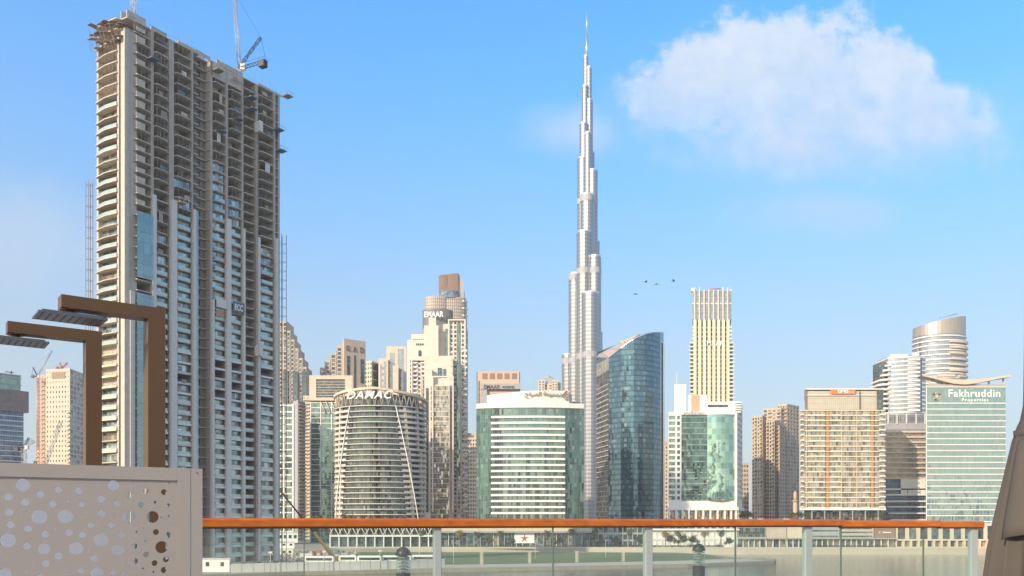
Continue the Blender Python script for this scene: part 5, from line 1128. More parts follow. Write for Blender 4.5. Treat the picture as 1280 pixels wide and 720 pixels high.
def podium_glass():
    Y = 528; b = Bld('podium_building', 'low glazed podium with white poster panel, right of the truss podium', 'building', (*gp(640, Y), G0))
    P_ = slabpoly(549, 740, Y, 22); z1 = 15.8; zt = gz(664, Y); b.W.prism(offset(P_, -1.5), G0, z1); S = lambda px: gp(px, Y)
    b.W.wallbox(P_[0], P_[1], zt, z1, -1.5, 0); q = MB(); q.wallbox(P_[0], P_[1], zt - .9, zt - .1, 0, 2.4); b.one('canopy', q, 'grey')
    px = 552
    while px < 738:
        w_ = random.choice([6, 8, 9]); q = MB(); q.wallbox(S(px), S(px + w_ - .8), G0 + .2, zt, -1.4, -1.1); b.add('shop_window', q, random.choice(['w_dark', 'w_mid', 'w_warm', 'c_dark'])); q = MB(); q.wallbox(S(px + w_ - .8), S(px + w_), G0, zt, -1.4, -.6); b.add('column', q, random.choice(['white', 'grey'])); px += w_
    q = MB(); q.wallbox(S(643), S(668), gz(679, Y), gz(666, Y), -.6, -.3); pp = b.one('poster', q, 'sign_w')
    q = MB(); c = S(655.5); z = gz(673, Y)
    for a in range(5): t = a * 1.256 + .3; q.tube((c[0], c[1] + .1, z), (c[0] + 2.4 * math.cos(t), c[1] + .1, z + 2.4 * math.sin(t)), .5, 4, r2=.15)
    part('red_mark', q, 'red', pp); b.done('cream')
podium_glass()
def podium_dark():
    Y = 530; b = Bld('podium_building', 'dark narrow fronted low block at the foot of the sail shaped tower', 'building', (*gp(776, Y), G0)); P_ = slabpoly(742, 809, Y, 20)
    tower(b, P_, G0, 15.5, [('g', 11, 3, dict(pier=.18, span=.25, mats=['w_dark', 'w_mid'])), 'p', 'p', 'p']); b.done('grey')
podium_dark()
def podium_white():
    Y = 526; b = Bld('podium_building', 'white colonnaded low podium in front of the white hotel', 'building', (*gp(868, Y), G0)); P_ = slabpoly(813, 921, Y, 22)
    tower(b, P_, G0, gz(663, Y), [('g', 15, 2, dict(pier=.22, span=.22, rec=2.0, mats=['w_dark', 'w_warm', 'w_mid'])), 'p', 'p', 'p'])
    q = MB(); q.prism(offset(P_, 1.5), gz(663, Y), gz(661.5, Y)); b.one('canopy', q, 'white'); b.done('white')
podium_white()
def shops():
    Y = 526
    for (a, c, yt, mat, gl, lab, rows) in ((922, 957, 658, 'grey', 'c_dark', 'low shop block with one dark teal glass storey, right of the white colonnade', 1), (958, 983, 660, 'sand', 'w_warm', 'low beige shop block with blank upper wall, second right of the white colonnade', 1),
            (984, 1006, 657, 'cream', 'w_dark', 'pale blank walled shop block behind the glass balustrade post', 1), (1007, 1049, 659, 'grey', 'w_mid', 'grey shop block with plain storey, left of the brown walled shop block', 2),
            (1050, 1092, 658, 'sand', 'w_mid', 'banded low shop block directly left of the brown wall', 3), (1093, 1119, 658, 'brown', 'w_dark', 'brown walled shop block beside the cream row of tall windows', 1)):
        b = Bld('shop_block', lab, 'building', (*gp((a + c) / 2, Y), G0)); P_ = slabpoly(a, c, Y, 22); zs = gz(673, Y); z1 = gz(yt, Y)
        b.W.prism(offset(P_, -1.4), G0, z1 - .3); b.W.wallbox(P_[0], P_[1], zs, z1, -1.4, 0)
        n = max(2, int((c - a) / 7))
        for i in range(n):
            q = MB(); q.wallbox(lerp2(P_[0], P_[1], (i + .06) / n), lerp2(P_[0], P_[1], (i + .94) / n), G0 + .1, zs, -1.3, -1.0); b.add('shop_window', q, random.choice(['w_dark', 'w_mid', 'w_warm']))
            q = MB(); q.wallbox(lerp2(P_[0], P_[1], (i - .05) / n), lerp2(P_[0], P_[1], (i + .06) / n), G0, zs, -1.3, .1); b.add('column', q, 'white')
        q = MB(); q.wallbox(P_[0], P_[1], zs - .4, zs + .4, 0, 1.8); b.one('canopy', q, 'roofgrey')
        for r in range(rows):
            if lab.startswith('low shop'): q = MB(); q.wallbox(lerp2(P_[0], P_[1], .03), lerp2(P_[0], P_[1], .97), zs + 1, z1 - .8, .02, .2); b.add('glass_strip', q, gl)
            elif rows > 1: q = MB(); z = zs + .8 + r * (z1 - zs) / rows; q.wallbox(lerp2(P_[0], P_[1], .04), lerp2(P_[0], P_[1], .96), z, z + .9, .02, .15); b.add('glass_strip', q, gl)
        if mat == 'brown':
            q = MB(); c_ = lerp2(P_[0], P_[1], .25); q.lathe((c_[0], c_[1] - .2, (zs + z1) / 2), [(0, .0), (.55, 0)], 10); z = (zs + z1) / 2
            q = MB(); [q.tube((c_[0] - .5, c_[1] - .15, z - .5 + k * .5), (c_[0] + .5, c_[1] - .15, z - .5 + k * .5), .12, 4) for k in range(3)]; b.one('emblem', q, 'sign_w')
            b.one('name_plate', (lambda q: (q.wallbox(lerp2(P_[0], P_[1], .4), lerp2(P_[0], P_[1], .8), z - .25, z + .3, .05, .15), q)[1])(MB()), 'sign_w')
        b.done(mat)
shops()
def tall_windows():
    Y = 526; b = Bld('podium_building', 'cream waterfront building with tall dark windows, far right beneath the aqua block', 'building', (*gp(1185, Y), G0)); P_ = slabpoly(1120, 1330, Y, 22)
    tower(b, P_, gz(675, Y), 16.5, [('g', 15, 1, dict(pier=.34, span=.12, mats=['w_dark', 'w_mid'])), 'p', 'p', 'p'])
    grid(b, P_[0], P_[1], G0, gz(675, Y), 22, 1, pier=.3, span=.2, mats=['w_dark', 'w_warm'], rec=2.0, wname='shop_window'); b.W.prism(offset(P_, -2), G0, gz(675, Y)); b.done('cream')
tall_windows()
# deck with cars and small trees in front of the beige cluster
q = MB(); P_ = slabpoly(922, 1003, 600, 60); q.prism(P_, G0, gz(650.2, 600)); DZ = gz(650.2, 600); q.wallbox(P_[0], P_[1], DZ, DZ + .5, -.3, 0); single('parking_deck', q, 'paving', (*gp(962, 600), G0), 'flat parking deck with cars and small trees in front of the beige cluster', 'car park')
def make_car(loc, mat, label):
    o = empty('parked_car', loc, label, 'car', 'cars on the deck'); q = MB(); x, y, z = loc
    prof = [(-2.2, .35), (2.2, .35), (2.25, .8), (1.5, .95), (.8, 1.42), (-1.2, 1.45), (-2.0, .98), (-2.25, .85)]
    def side(pr, w_, qq):
        for s in (-1, 1): f = [(x + a, y + s * w_, z + h) for a, h in pr]; qq.face(f if s < 0 else f[::-1])
        for i in range(len(pr)): a, c = pr[i], pr[(i + 1) % len(pr)]; qq.face([(x + a[0], y + w_, z + a[1]), (x + c[0], y + w_, z + c[1]), (x + c[0], y - w_, z + c[1]), (x + a[0], y - w_, z + a[1])])
    side(prof, .88, q); part('body', q, mat, o)
    q = MB(); side([(1.35, .97), (.78, 1.36), (-1.15, 1.39), (-1.8, .99)], .90, q); part('window', q, 'w_dark', o)
    for a in (-1.4, 1.4):
        for s in (-1, 1): q = MB(); q.tube((x + a, y + s * .92, z + .34), (x + a, y + s * .7, z + .34), .34, 10); part('wheel', q, 'dsteel', o)
    return o
cm = [surf('car_white', (.7, .7, .68), .25), surf('car_red', (.4, .05, .04), .25), surf('car_blue', (.05, .10, .25), .25), surf('car_silver', (.4, .41, .42), .25, metal=.6)]
labs = ['white car nearest the left end of the parking deck', 'red car between white and blue cars on the parking deck', 'blue car in the middle of the parking deck row', 'silver car right of the blue car on the parking deck', 'white car between silver and red cars, right half of the deck', 'red car nearest the right end of the parking deck']
for i, l in enumerate(labs): make_car((*gp(950 + i * 8.2, 612 + (i % 2) * 5), DZ), cm[[0, 1, 2, 3, 0, 1][i]], l)

# ------------------------------------------------------------------ palms and trees
def leaf_mat(name, c1, c2):
    m, t, p = new_mat(name); oi = nd(t, 'ShaderNodeObjectInfo'); tcn = nd(t, 'ShaderNodeTexCoord'); n = nd(t, 'ShaderNodeTexNoise'); n.inputs['Scale'].default_value = 1.3; n.inputs['Detail'].default_value = 4
    t.links.new(tcn.outputs['Object'], n.inputs['Vector']); f = mth(t, 'ADD', n.outputs[0], mth(t, 'MULTIPLY', mth(t, 'SUBTRACT', oi.outputs['Random'], .5), .5), clamp=True)
    t.links.new(mixc(t, f, c1, c2), p.inputs['Base Color']); p.inputs['Roughness'].default_value = .7; return m
M['palm'] = leaf_mat('palm_leaf', (0.05, 0.08, 0.03), (0.14, 0.15, 0.06)); M['palm_y'] = leaf_mat('dry_palm_leaf', (0.18, 0.14, 0.05), (0.30, 0.22, 0.08)); M['leaf'] = leaf_mat('tree_leaf', (0.035, 0.06, 0.025), (0.10, 0.12, 0.05))
M['bark'] = surf('palm_bark', (0.20, 0.14, 0.09), .95, var=.4, scale=2)
def make_palm(h, mat, seed):
    rn = random.Random(seed); o = bpy.data.objects.new('palm_tree', None); COL.objects.link(o); q = MB(); bx, by = rn.uniform(-.4, .4), rn.uniform(-.3, .3); pts = [(bx * (t / 4) ** 2, by * (t / 4) ** 2, h * t / 4) for t in range(5)]
    for i in range(4): q.tube(pts[i], pts[i + 1], .30 - .03 * i, 8, r2=.27 - .03 * i, cap=False)
    part('trunk', q, 'bark', o); q = MB(); c = Vector(pts[-1])
    for i in range(46):
        az = i * 2.399 + rn.uniform(-.2, .2); el0 = rn.uniform(-.35, 1.35); L = rn.uniform(2.6, 3.6); d = Vector((math.cos(az), math.sin(az), 0)); sd_ = Vector((-d.y, d.x, 0)); p0 = c.copy(); e = el0
        for k in range(6):
            p1 = p0 + (d * math.cos(e) + Vector((0, 0, math.sin(e)))) * L / 6; w0 = .10 + .50 * math.sin(math.pi * (k + .3) / 6.6)
            for s in (-1, 1):   # leaflets hang to each side of the midrib
                for j in range(3):
                    a = p0.lerp(p1, j / 3); tip = a + (p1 - p0) * .55 + sd_ * s * w0 - Vector((0, 0, .22 + .1 * rn.random())); q.face([a, p0.lerp(p1, j / 3 + .28), tip])
            q.tube(p0, p1, .03, 3, cap=False); p0 = p1; e -= .30 + .12 * (1.2 - el0)
    part('crown', q, mat, o); return o
pp = [make_palm(8.4, 'palm', 1), make_palm(9.2, 'palm', 2), make_palm(8.0, 'palm_y', 3)]
used = [0, 0, 0]
def palm(k, px, Y, z, sc_, label, grp):
    src = pp[k]; loc = (*gp(px, Y), z)
    if not used[k]: used[k] = 1; o = src; o.location = loc; o.scale = (sc_,) * 3
    else: o = copy_tree(src, loc, random.uniform(0, 6), sc_)
    tag(o, label, 'palm', grp)
pl_ = [(2, 575, 'yellowish palm on the promenade nearest the left balustrade post'), (0, 598, 'green palm second from the left on the promenade'), (1, 624, 'green palm left of the white poster on the podium'), (0, 685, 'green palm standing right of the white poster'), (1, 717, 'fullest green palm in the middle of the promenade row'),
       (0, 744, 'green palm before the gap between glazed podium and dark block'), (1, 786, 'green palm in front of the dark narrow block'), (2, 832, 'dry palm before the left part of the white colonnade'), (1, 848, 'green palm between two dry palms at the colonnade'), (2, 881, 'dry yellow palm just right of the right bollard light'), (0, 901, 'green palm before the right end of the white colonnade'), (1, 526, 'green palm before the truss podium, left of the first wide post')]
for k, px, l in pl_: palm(k, px, 508 + random.uniform(-2, 5), 3.15, random.uniform(.92, 1.12), l, 'palms along the far promenade')
for k, px, l in ((0, 400, 'tall palm on the podium roof left of the round tower base'), (1, 431, 'palm on the podium roof in front of the round tower base'), (0, 438, 'smaller palm beside another at the foot of the round tower'), (1, 993, 'palm on the roof at the left of the block with orange strips'), (0, 1001, 'palm just left of the entrance columns under the orange strips'), (1, 1011, 'palm before the first entrance column of the orange striped block'), (0, 1090, 'palm at the right foot of the orange striped block'), (1, 1100, 'rightmost palm at the foot of the orange striped block')):
    palm(k, px, 556, 14.5 if px < 900 else 15.5, .85, l, 'palms on the podium roofs')
def make_tree(h, r, seed):
    rn = random.Random(seed); o = bpy.data.objects.new('small_tree', None); COL.objects.link(o); q = MB(); q.tube((0, 0, 0), (0, 0, h * .55), .16, 7, r2=.1, cap=False)
    for i in range(5): a = i * 1.3; q.tube((0, 0, h * .45), (r * .6 * math.cos(a), r * .6 * math.sin(a), h * .75), .07, 4, r2=.03, cap=False)
    part('trunk', q, 'bark', o); q = MB()
    cl = [(rn.gauss(0, r * .45), rn.gauss(0, r * .45), h * .72 + rn.gauss(0, r * .3), rn.uniform(.35, .6) * r) for _ in range(12)]
    for i in range(1500):
        cx, cy, cz, cr = rn.choice(cl); v = Vector((rn.gauss(0, 1), rn.gauss(0, 1), rn.gauss(0, .8))).normalized() * cr * rn.uniform(.6, 1.05) + Vector((cx, cy, cz)); a = Vector((rn.gauss(0, 1), rn.gauss(0, 1), rn.gauss(0, 1))).normalized() * .22; b_ = a.orthogonal().normalized() * .16; q.face([v - a, v + b_, v + a, v - b_])
    part('crown', q, 'leaf', o); return o
tr = make_tree(5.5, 2.4, 5); first = [True]
def tree(px, Y, z, s, label, grp='small trees beyond the rail'):
    if first[0]: first[0] = False; o = tr; o.location = (*gp(px, Y), z); o.scale = (s,) * 3
    else: o = copy_tree(tr, (*gp(px, Y), z), random.uniform(0, 6), s)
    tag(o, label, 'tree', grp)
for px, l in ((929, 'bush-like tree at the left end of the parking deck'), (937, 'second small tree on the left part of the parking deck'), (990, 'low tree at the right end of the parking deck'), (1000, 'small tree on the deck edge beside the palms')): tree(px, 604, DZ, .9, l)
for px, l in ((588, 'dark low tree between the white complex and the teal office block'), (594, 'dark low tree touching the teal office block'), (446, 'low tree at the left foot of the round tower')): tree(px, 556, 15.5, .75, l)
for px, l in ((838, 'round tree in front of the white colonnade'), (855, 'round tree between the colonnade palms')): tree(px, 512, 3.1, 1.25, l)
for i, (px, l) in enumerate(((752, 'round tree left of the palm before the dark narrow block'), (770, 'round tree between the palms before the dark narrow block'), (800, 'round tree at the right end of the dark narrow block'), (640, 'clipped round tree left of the white poster'), (612, 'clipped round tree between the two left promenade palms'), (866, 'round tree left of the dry yellow palm'), (912, 'round tree at the right end of the white colonnade'), (700, 'round tree between the palms right of the white poster'))): tree(px, 513, 3.1, .95 + .1 * (i % 3), l, 'round trees along the promenade')
# small pinkish minaret
b = Bld('minaret', 'small pinkish minaret standing left of the orange striped block', 'minaret', (*gp(994, 800), G0)); c = gp(994, 800); q = MB(); q.tube((*c, G0), (*c, gz(627, 800)), 1.9, 12); b.one('shaft', q, 'pink'); q = MB(); q.tube((*c, gz(627, 800)), (*c, gz(625.5, 800)), 2.7, 12); b.one('balcony', q, 'pink')
q = MB(); q.tube((*c, gz(625.5, 800)), (*c, gz(618, 800)), 1.5, 12); b.one('upper_shaft', q, 'pink'); q = MB(); q.lathe((*c, gz(618, 800)), [(1.7, 0), (1.5, 1.2), (.7, 2.4), (0, 3.6)], 12); b.one('cap', q, 'pink'); b.done()

# ------------------------------------------------------------------ peninsula and building site
def light_column(px, Y, label):
    c = gp(px, Y); o = empty('light_column', (*c, 1.24), label, 'light column', 'light columns on the lawn'); q = MB(); q.box((c[0] - .5, c[1], 3.5), (.25, .6, 4.6)); q.box((c[0] + .5, c[1], 3.5), (.25, .6, 4.6)); q.box((c[0], c[1], 5.95), (1.25, .6, .3)); part('frame', q, 'paving', o); q = MB(); q.box((c[0], c[1], 3.4), (.3, .3, 4.3)); part('lamp_core', q, 'fin', o); q = MB(); q.box((c[0], c[1], 1.35), (1.6, 1, .3)); part('base', q, 'quay', o)
for px, Y, l in ((602, 352, 'leftmost beige light column on the lawn'), (662, 360, 'beige light column left of the narrow glass joint'), (721, 368, 'beige light column in the lawn middle, right of the glass joint'), (779, 378, 'rightmost beige light column on the lawn')): light_column(px, Y, l)
def lamp(px, Y, z, h, label):
    c = gp(px, Y); o = empty('street_lamp', (*c, z), label, 'street lamp', 'lamps on the peninsula'); q = MB(); q.tube((*c, z), (*c, z + h), .10, 6, r2=.06); part('pole', q, 'band', o); q = MB(); q.box((c[0] + .5, c[1], z + h), (1.3, .35, .15)); part('lamp_head', q, 'steel', o)
for px, Y, l in ((524, 372, 'pale street lamp standing behind the left bollard light'), (567, 356, 'street lamp on the lawn just right of the first wide post'), (669, 400, 'street lamp on the lawn between two light columns'), (757, 420, 'street lamp on the lawn left of the second wide post'), (870, 420, 'street lamp behind the right bollard light'), (919, 400, 'street lamp at the quay corner by the thin joint')): lamp(px, Y, 1.2, 8.5, l)
A0, A1 = gp(912, 398), gp(969, 391); o = empty('quay_railing', (*A0, 1.2), 'thin metal railing on the tip of the grassy quay', 'railing'); q = MB()
for zz in (.5, 1.1): q.tube((*A0, 1.2 + zz), (*A1, 1.2 + zz), .05, 4)
part('rail', q, 'steel', o)
for i in range(15): q = MB(); p_ = lerp2(A0, A1, i / 14); q.tube((*p_, 1.2), (*p_, 2.3), .06, 4); part('post', q, 'dsteel', o)
q = MB(); q.wallbox(gp(420, 503), gp(812, 500), 3.1, 4.0, -.4, 0); q.wallbox(gp(812, 500), gp(1330, 494), 3.1, 3.95, -.4, 0); single('promenade_wall', q, 'paving', (*gp(640, 500), 3), 'long low pale wall along the edge of the far promenade', 'wall')
q = MB(); rn = random.Random(21)
for i in range(5200):
    px = rn.choice([rn.uniform(560, 740), rn.uniform(742, 812), rn.uniform(815, 905), rn.uniform(1010, 1110)]); c = gp(px, 516.5 + rn.uniform(-.8, .8)); z = 3.15 + rn.random() * 1.5; a = Vector((rn.gauss(0, 1), rn.gauss(0, 1), rn.gauss(0, 1))).normalized() * .3; e = a.orthogonal().normalized() * .2; v = Vector((*c, z)); q.face([v - a, v + e, v + a, v - e])
tag(part('clipped_hedge', q, 'leaf'), 'low clipped hedges running along the promenade in front of the podiums', 'hedge', kind='stuff')
# hoarding along the site
def hoarding(A, B_, n, label):
    o = empty('site_hoarding', (*A, 1.25), label, 'fence')
    for i in range(n):
        a, c = lerp2(A, B_, i / n), lerp2(A, B_, (i + .97) / n); q = MB(); q.wallbox(a, c, 1.2, 4.3 + random.uniform(-.08, .08), -.06, 0); part('panel', q, 'fin', o); q = MB(); q.wallbox(lerp2(A, B_, (i + .97) / n), lerp2(A, B_, (i + 1) / n), 1.2, 4.7, -.1, .06); part('post', q, 'steel', o)
hoarding(gp(288, 292), gp(500, 318), 16, 'long pale grey site fence panels along the water, left half'); hoarding(gp(501, 318), gp(556, 330), 5, 'short end run of pale fence panels behind the left bollard light')
for k, (px, Y) in enumerate(((338, 296), (405, 304), (475, 313))):
    c = gp(px, Y); o = empty('fence_post_cluster', (*c, 1.2), ['tall mast standing in the fence near the site cabin', 'tall mast standing in the fence below the crane boom', 'tall mast standing in the fence left of the bollard light'][k], 'mast', 'masts in the site fence')
    q = MB(); q.tube((*c, 1.2), (*c, 8.2), .14, 5); part('pole', q, 'concrete_l', o); q = MB(); q.box((c[0], c[1], 7.9), (1.2, .4, .6)); part('lamp_head', q, 'fin', o)
def cabin(a, c, Y, z0, z1, dep, label, grp='site cabins', wins=3):
    P_ = slabpoly(a, c, Y, dep); o = empty('site_cabin', (*P_[0], z0), label, 'cabin', grp); q = MB(); q.prism(P_, z0, z1); part('wall', q, 'band', o); q = MB(); q.prism(offset(P_, .25), z1, z1 + .25); part('roof', q, 'fin', o)
    for i in range(wins): q = MB(); t = (i + .5) / wins; q.wallbox(lerp2(P_[0], P_[1], t - .06), lerp2(P_[0], P_[1], t + .06), z0 + (z1 - z0) * .45, z0 + (z1 - z0) * .78, .02, .08); part('window', q, 'w_dark', o)
cabin(250, 287, 296, 1.3, 5.6, 6, 'large pale site cabin right beside the perforated screen', wins=2); cabin(337, 366, 430, 1.3, 5.0, 7, 'white lower site cabin with dark windows, middle of the site', wins=4); cabin(342, 368, 432, 5.3, 8.2, 6, 'white upper cabin stacked on the lower site cabin', wins=3)
cabin(341, 372, 470, 7, 12.5, 8, 'long white raised cabin under the rail, behind the stacked cabins', wins=5)
def coach(px, Y, L, label):
    c = gp(px, Y); o = empty('parked_coach', (*c, 1.25), label, 'coach', 'white coaches behind the site fence'); x, y = c
    def B(x0, x1, z0, z1, w_): q = MB(); q.prism([(x + x0, y - w_), (x + x1, y - w_), (x + x1, y + w_), (x + x0, y + w_)], z0, z1); return q
    q = B(0, L, 1.7, 4.6, 1.25); q.merge(B(.4, L - .4, 4.6, 4.85, 1.1)); part('body', q, 'band', o); part('window_band', B(.8, L - .6, 3.1, 4.1, 1.29), 'w_dark', o)
    for a in (2.2, L - 3): 
        for s in (-1, 1): q = MB(); q.tube((x + a, y + s * 1.27, 1.75), (x + a, y + s * .9, 1.75), .5, 10); part('wheel', q, 'dsteel', o)
for px, Y, L, l in ((381, 345, 11.5, 'white coach left of the yellow boom foot'), (424, 352, 7, 'short white coach right of the yellow boom foot'), (447, 349, 9.5, 'white coach left of a taller white coach'), (478, 352, 11.5, 'tallest white coach directly left of the bollard light'), (515, 356, 12, 'white coach directly right of the left bollard light')): coach(px, Y, L, l)
def containers():
    cols = [('blue_net', 'blue'), ('fin', 'grey'), ('orange_pan', 'orange'), ('dgrey', 'dark'), ('blue_net', 'blue'), ('red', 'red')]
    spots = [(416, 455, 'dark blue container at the lawn edge'), (300, 400, 'blue container left in the site rubble'), (322, 380, 'rust orange container amid the rubble'), (384, 400, 'grey container left of the boom'), (312, 430, 'dark container behind the blue one'), (395, 440, 'small red container behind the boom')]
    mm = ['blue_net', 'blue_net', 'orange_pan', 'fin', 'dgrey', 'red']
    for (px, Y, l), m_ in zip(spots, mm):
        c = gp(px, Y); o = empty('shipping_container', (*c, 1.3), l, 'container', 'containers on the building site'); rz = random.uniform(-.5, .3); q = MB(); q.box((c[0], c[1], 2.6), (6, 2.4, 2.6), 0, rz); part('body', q, m_, o)
        q = MB()
        for k in range(12): t = -2.9 + k * .52; q.box((c[0] + t * math.cos(rz) + 1.24 * math.sin(rz), c[1] + t * math.sin(rz) - 1.24 * math.cos(rz), 2.6), (.2, .08, 2.3), 0, rz)
        part('ribs', q, m_, o)
containers()
q = MB(); rn = random.Random(3)
for i in range(900):
    px = rn.uniform(285, 445) if i % 3 else rn.uniform(285, 400); Y = rn.uniform(318, 470); c = gp(px, Y); s = rn.uniform(.3, 1.8); h = rn.uniform(.2, 1.5) * (1.6 if Y > 400 else .8)
    if i % 2: q.box((c[0], c[1], 1.3 + h / 2), (s * rn.uniform(.5, 2.5), s, h), rn.randrange(6), rn.uniform(0, 3))
    else: q.tube((c[0], c[1], 1.4 + rn.random() * h), (c[0] + rn.uniform(-3, 3), c[1] + rn.uniform(-2, 2), 1.4 + rn.random() * 2.4), .12, 4, mi=rn.randrange(6))
tag(part('construction_debris', q, ['concrete', 'scaff', 'steel', 'inner', 'blue_net', 'pink']), 'mixed rubble, boards and pipes scattered over the building site', 'debris', kind='stuff')
q = MB(); a, c = gp(252, 345), gp(292, 335); q.prism([a, c, (c[0], c[1] + 8), (a[0], a[1] + 8)], 1.2, 0, z1s=[9.5, 2.2, 2.2, 9.5]); single('earth_ramp', q, 'dirt', (*a, 1.2), 'brown sloping earth ramp at the foot of the unfinished tower', 'ramp')
# crawler crane with yellow lower boom
def crawler():
    Y = 362; base = gp(420, Y); o = empty('mobile_crane', (*base, 1.3), 'mobile crane with yellow lower boom leaning left across the site', 'crane')
    B0 = Vector((base[0] - .6, base[1], 3.4)); z_ = gz(617, Y); B2 = Vector((gp(353, Y)[0], base[1], z_)); B1 = B0.lerp(B2, .40)
    q = MB(); q.tube(B0, B1, .75, 6, r2=.62); part('lower_boom', q, 'yellow', o); q = MB(); q.tube(B1, B2, .42, 6, r2=.28); part('upper_boom', q, 'dsteel', o)
    q = MB(); q.tube(B2 + Vector((-.3, 0, .3)), B2 + Vector((.5, 0, -.5)), .5, 8); part('boom_head', q, 'yellow', o); q = MB(); q.box((base[0] + 1.2, base[1], 3.2), (5, 2.8, 1.8)); part('body', q, 'yellow', o); q = MB(); q.box((base[0] - 1.6, base[1] - 1.5, 3.4), (1.6, 1.2, 2)); part('cab', q, 'w_dark', o)
    for s in (-1, 1): q = MB(); q.box((base[0] + .6, base[1] + s * 1.6, 1.85), (6, .8, 1.1)); part('track', q, 'dsteel', o)
crawler()

# ------------------------------------------------------------------ the city behind the camera (mirrored in the glass) and the host building
def back_city():
    rn = random.Random(11)
    labs = ['far cream tower', 'grey office slab', 'low white block', 'tall sand tower', 'dark glass tower', 'wide cream block', 'thin white tower', 'stepped sand block', 'broad grey tower', 'distant white slab', 'tall dark tower']
    for i, l in enumerate(labs):
        X = -420 + i * 105 + rn.uniform(-20, 20); Y = -rn.uniform(150, 380); w_, h = rn.uniform(30, 60), rn.uniform(85, 190)
        b = Bld('city_building', l + ' standing behind the viewer across the street', 'building', (X, Y, 2)); P_ = [(X - w_ / 2, Y - 20), (X + w_ / 2, Y - 20), (X + w_ / 2, Y + 20), (X - w_ / 2, Y + 20)]
        q = MB(); q.prism(P_, 2, h); b.one('wall', q, ['cream', 'grey', 'white', 'sand', 'dgrey'][i % 5]); nb = int(h / 4)
        q = MB(); 
        for k in range(nb): q.wallbox(P_[2], P_[3], 4 + k * 4, 5.9 + k * 4, -.1, .2)
        b.one('glazing', q, 'c_dark'); b.done()
back_city()
b = Bld('host_building', 'apartment block whose terrace carries the viewer', 'building', (0, -7, 2)); q = MB(); q.prism([(-32, -30), (32, -30), (32, -6.2), (-32, -6.2)], 2, 16.8); b.one('wall', q, 'cream')
b.done()

# ------------------------------------------------------------------ foreground on the terrace
M['wood_rail'] = None
def rail_mat():
    m, t, p = new_mat('orange_stained_wood'); tcn = nd(t, 'ShaderNodeTexCoord'); mp = nd(t, 'ShaderNodeMapping'); mp.inputs['Scale'].default_value = (1.2, 14, 14); t.links.new(tcn.outputs['Object'], mp.inputs[0])
    n = nd(t, 'ShaderNodeTexNoise'); n.inputs['Scale'].default_value = 2.0; n.inputs['Detail'].default_value = 7; t.links.new(mp.outputs[0], n.inputs['Vector'])
    t.links.new(mixc(t, n.outputs[0], (0.26, 0.045, 0.004), (0.66, 0.19, 0.018)), p.inputs['Base Color']); p.inputs['Roughness'].default_value = .38; return m
M['wood_rail'] = rail_mat(); M['post_alu'] = surf('balustrade_aluminium', (0.55, 0.56, 0.56), .35, metal=.5, var=.04)
M['edge'] = surf('glass_edge', (0.10, 0.14, 0.12), .2, var=.02)
def railing():
    A, B_ = (-1.724, 4.9), (2.572, 6.9); d = ((B_[0] - A[0]), (B_[1] - A[1])); LA = math.hypot(*d); C_ = (3.85, 7.22)
    st = (A[0] - d[0] * .011, A[1] - d[1] * .011); zt = H + .024
    o = empty('glass_balustrade', (*A, TZ), 'glass terrace balustrade with glossy orange handrail and pale metal posts', 'balustrade')
    def rail(p, q_, zz):
        m_ = MB(); L = dist2(p, q_); dx, dy = (q_[0] - p[0]) / L, (q_[1] - p[1]) / L; nrm = (dy, -dx); w_, h = .036, .052; prof = [(-w_, .006), (-w_ + .006, 0), (w_ - .006, 0), (w_, .006), (w_, h - .012), (w_ - .012, h), (-w_ + .012, h), (-w_, h - .012)]
        P0 = [(p[0] + nrm[0] * a, p[1] + nrm[1] * a, zz - h + z) for a, z in prof]; P1 = [(q_[0] + nrm[0] * a, q_[1] + nrm[1] * a, zz - h + z) for a, z in prof]; n = len(prof)
        for i in range(n): j = (i + 1) % n; m_.face([P0[j], P0[i], P1[i], P1[j]])
        m_.face(P0); m_.face(P1[::-1]); m_.wallbox(p, q_, zz - h - .008, zz - h + .001, -.024, .024, 1); return part('handrail', m_, ['wood_rail', 'dsteel'], o)
    rail(st, B_, zt); J = (3.45, 7.12); rail((B_[0] + .002, B_[1]), J, zt - .008); rail((J[0] + .002, J[1]), C_, zt - .014)
    def at(px):   # point of the balustrade line seen at px
        k = (px - 640) / F
        for p, q_ in ((st, B_), (B_, C_)):
            ux, uy = q_[0] - p[0], q_[1] - p[1]; t = (k * p[1] - p[0]) / (ux - k * uy)
            if t <= 1.0001: return (p[0] + ux * t, p[1] + uy * t)
        return C_
    M['post_alu'] = surf('pale_post_metal', (0.44, 0.49, 0.46), .35, metal=.3, var=.04); posts = [546.5, 810.5, 1010, 1217]; joints = [380, 691, 919, 1051, 1154]; zb = TZ + .05
    for px in posts:
        c = at(px); q = MB(); a = at(px - 3.4); e = at(px + 4.4); q.wallbox(a, e, TZ, zt - .06, -.035, .008); q.wallbox(at(px + 4.4), at(px + 5.3), TZ, zt - .06, -.04, .0, 1); part('post', q, ['post_alu', 'dsteel'], o)
    cuts = sorted([246] + posts + joints)
    for a, c in zip(cuts, cuts[1:]):
        q = MB(); g = 5.0; p, r = at(a + (g if a in posts else .6)), at(c - (g if c in posts else .6)); q.wallbox(p, r, zb, zt - .06, -.006, .006); gp_ = part('glass_panel', q, 'clear', o)
    for px in joints: q = MB(); q.wallbox(at(px - .5), at(px + .5), zb, zt - .06, -.005, .007); part('joint_strip', q, 'edge', o)
railing()
